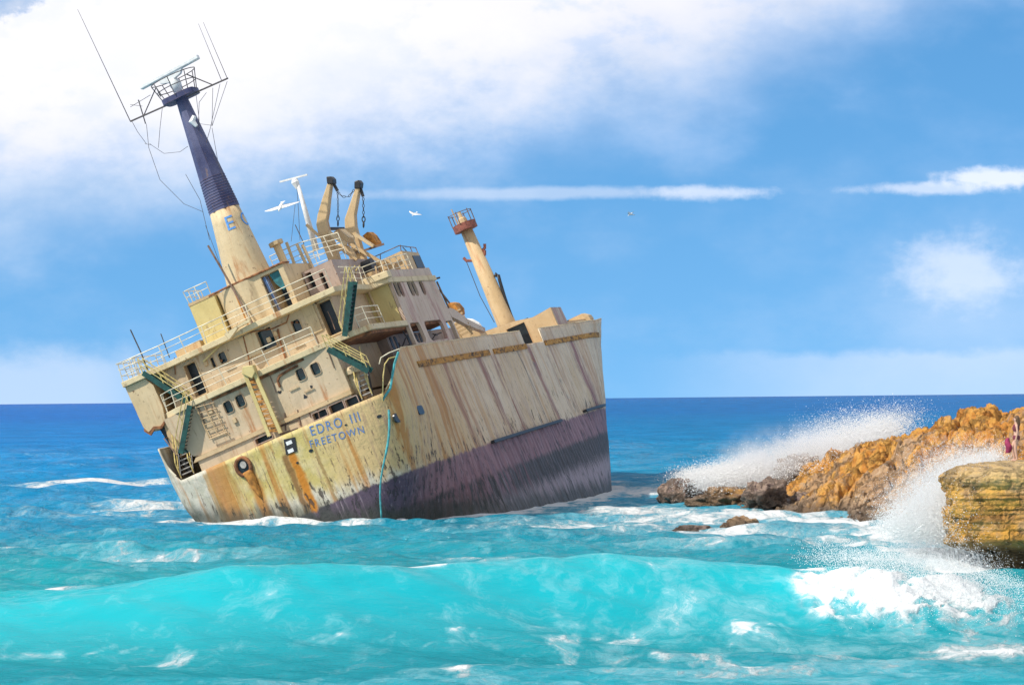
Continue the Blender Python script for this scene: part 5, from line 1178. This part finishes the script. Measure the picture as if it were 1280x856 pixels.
# hands: palm plus five fingers
for wi, dirv, sd_ in ((18, (.15, 0, -1), 1), (21, (.6, .5, -.3), -1)):
    d = Vector(dirv).normalized(); w0 = Vector(V[wi]); side = d.cross(Vector((0, 1, .2))).normalized(); pi_ = len(V)
    V.append(tuple(w0 + d * .07)); E_.append((wi, pi_)); RD.append((.032, .018))
    for f in range(4):
        o1 = side * (.024 * (f - 1.5)); L_ = (.075, .085, .08, .062)[f]; a = len(V)
        V.append(tuple(w0 + d * .10 + o1)); V.append(tuple(w0 + d * (.10 + L_) + o1 * 1.1 + Vector((-.01, 0, 0)))); E_ += [(pi_, a), (a, a + 1)]; RD += [.0095, .007]
    a = len(V); V.append(tuple(w0 + d * .04 + side * -.045)); V.append(tuple(w0 + d * .09 + side * -.06)); E_ += [(wi, a), (a, a + 1)]; RD += [.011, .008]
# the figure, standing on the shelf edge
pe = empty('person'); tag(pe, 'woman with brown hair in dark red swimwear standing on the rock shelf', 'person')
bo = skin_fig('body', V, E_, RD, M['skin'], pe)
# suit: shells slightly outside the torso
def shell(zs_, rx, ry, xo=0): 
    mb = MB(); n = 20
    for z_, a, b in zip(zs_, rx, ry):
        for i in range(n): t_ = 2 * math.pi * i / n; mb.v.append((xo + a * math.cos(t_), b * math.sin(t_), z_))
    for k in range(len(zs_) - 1):
        for i in range(n): j = (i + 1) % n; mb.f.append((k * n + i, k * n + j, (k + 1) * n + j, (k + 1) * n + i))
    return mb
shell([.80, .86, .93, 1.0], [.10, .135, .140, .118], [.13, .175, .165, .135]).build('swimsuit_bottom', M['suit'], pe, smooth=True)
shell([1.16, 1.22, 1.30, 1.36, 1.42], [.112, .135, .138, .120, .075], [.125, .148, .150, .150, .10], .01).build('swimsuit_top', M['suit'], pe, smooth=True)
hr = MB(); hr.tube([(.02, 0, 1.74), (-.01, 0, 1.70), (-.035, 0, 1.62), (-.06, 0, 1.52), (-.085, 0, 1.40), (-.09, 0, 1.30)], [.045, .092, .098, .085, .07, .03], 14); hr.build('hair', M['hair'], pe, smooth=True)
fc_ = MB(); fc_.tube([(.105, 0, 1.625), (.135, 0, 1.595), (.11, 0, 1.585)], [.008, .014, .008], 6); fc_.build('nose', M['skin'], pe, smooth=True)
for s in (-1, 1):
    MB().tube([(.098, .032 * s, 1.625), (.108, .032 * s, 1.625)], [.012, .008], 6).build('eye', M['eye'], pe)
    MB().tube([(.02, .082 * s, 1.62), (.02, .092 * s, 1.60), (.02, .084 * s, 1.575)], [.012, .016, .01], 6).build('ear', M['skin'], pe)
MB().tube([(.098, -.022, 1.565), (.108, 0, 1.563), (.098, .022, 1.565)], [.005, .008, .005], 6).build('mouth', M['pareo'], pe)
wp_ = atY(1271, 580, 91.6); pe.location = (wp_[0], wp_[1], 4.06); pe.rotation_euler = (0, 0, R(172))
cl = MB(); n = 10
for i in range(n + 1):
    k = i / n
    for s, off in ((-1, -.015), (-1, .015), (1, .015), (1, -.015)): cl.v.append((.02 * math.sin(k * 9) + off, s * (.06 + .06 * math.sin(k * 2.6)) + .03 * math.sin(k * 7), .88 - .58 * k))
for i in range(n):
    for j in range(4): a = i * 4 + j; b = i * 4 + (j + 1) % 4; cl.f.append((a, b, b + 4, a + 4))
cl.f += [(0, 1, 2, 3), (4 * n, 4 * n + 3, 4 * n + 2, 4 * n + 1)]
co2 = cl.build('towel', M['pareo'], None, smooth=True); tag(co2, 'maroon towel hanging at the hip of the woman on the rock shelf', 'towel')
co2.location = (wp_[0] - .30, wp_[1] + .1, 4.08); co2.rotation_euler = (0, 0, R(75))
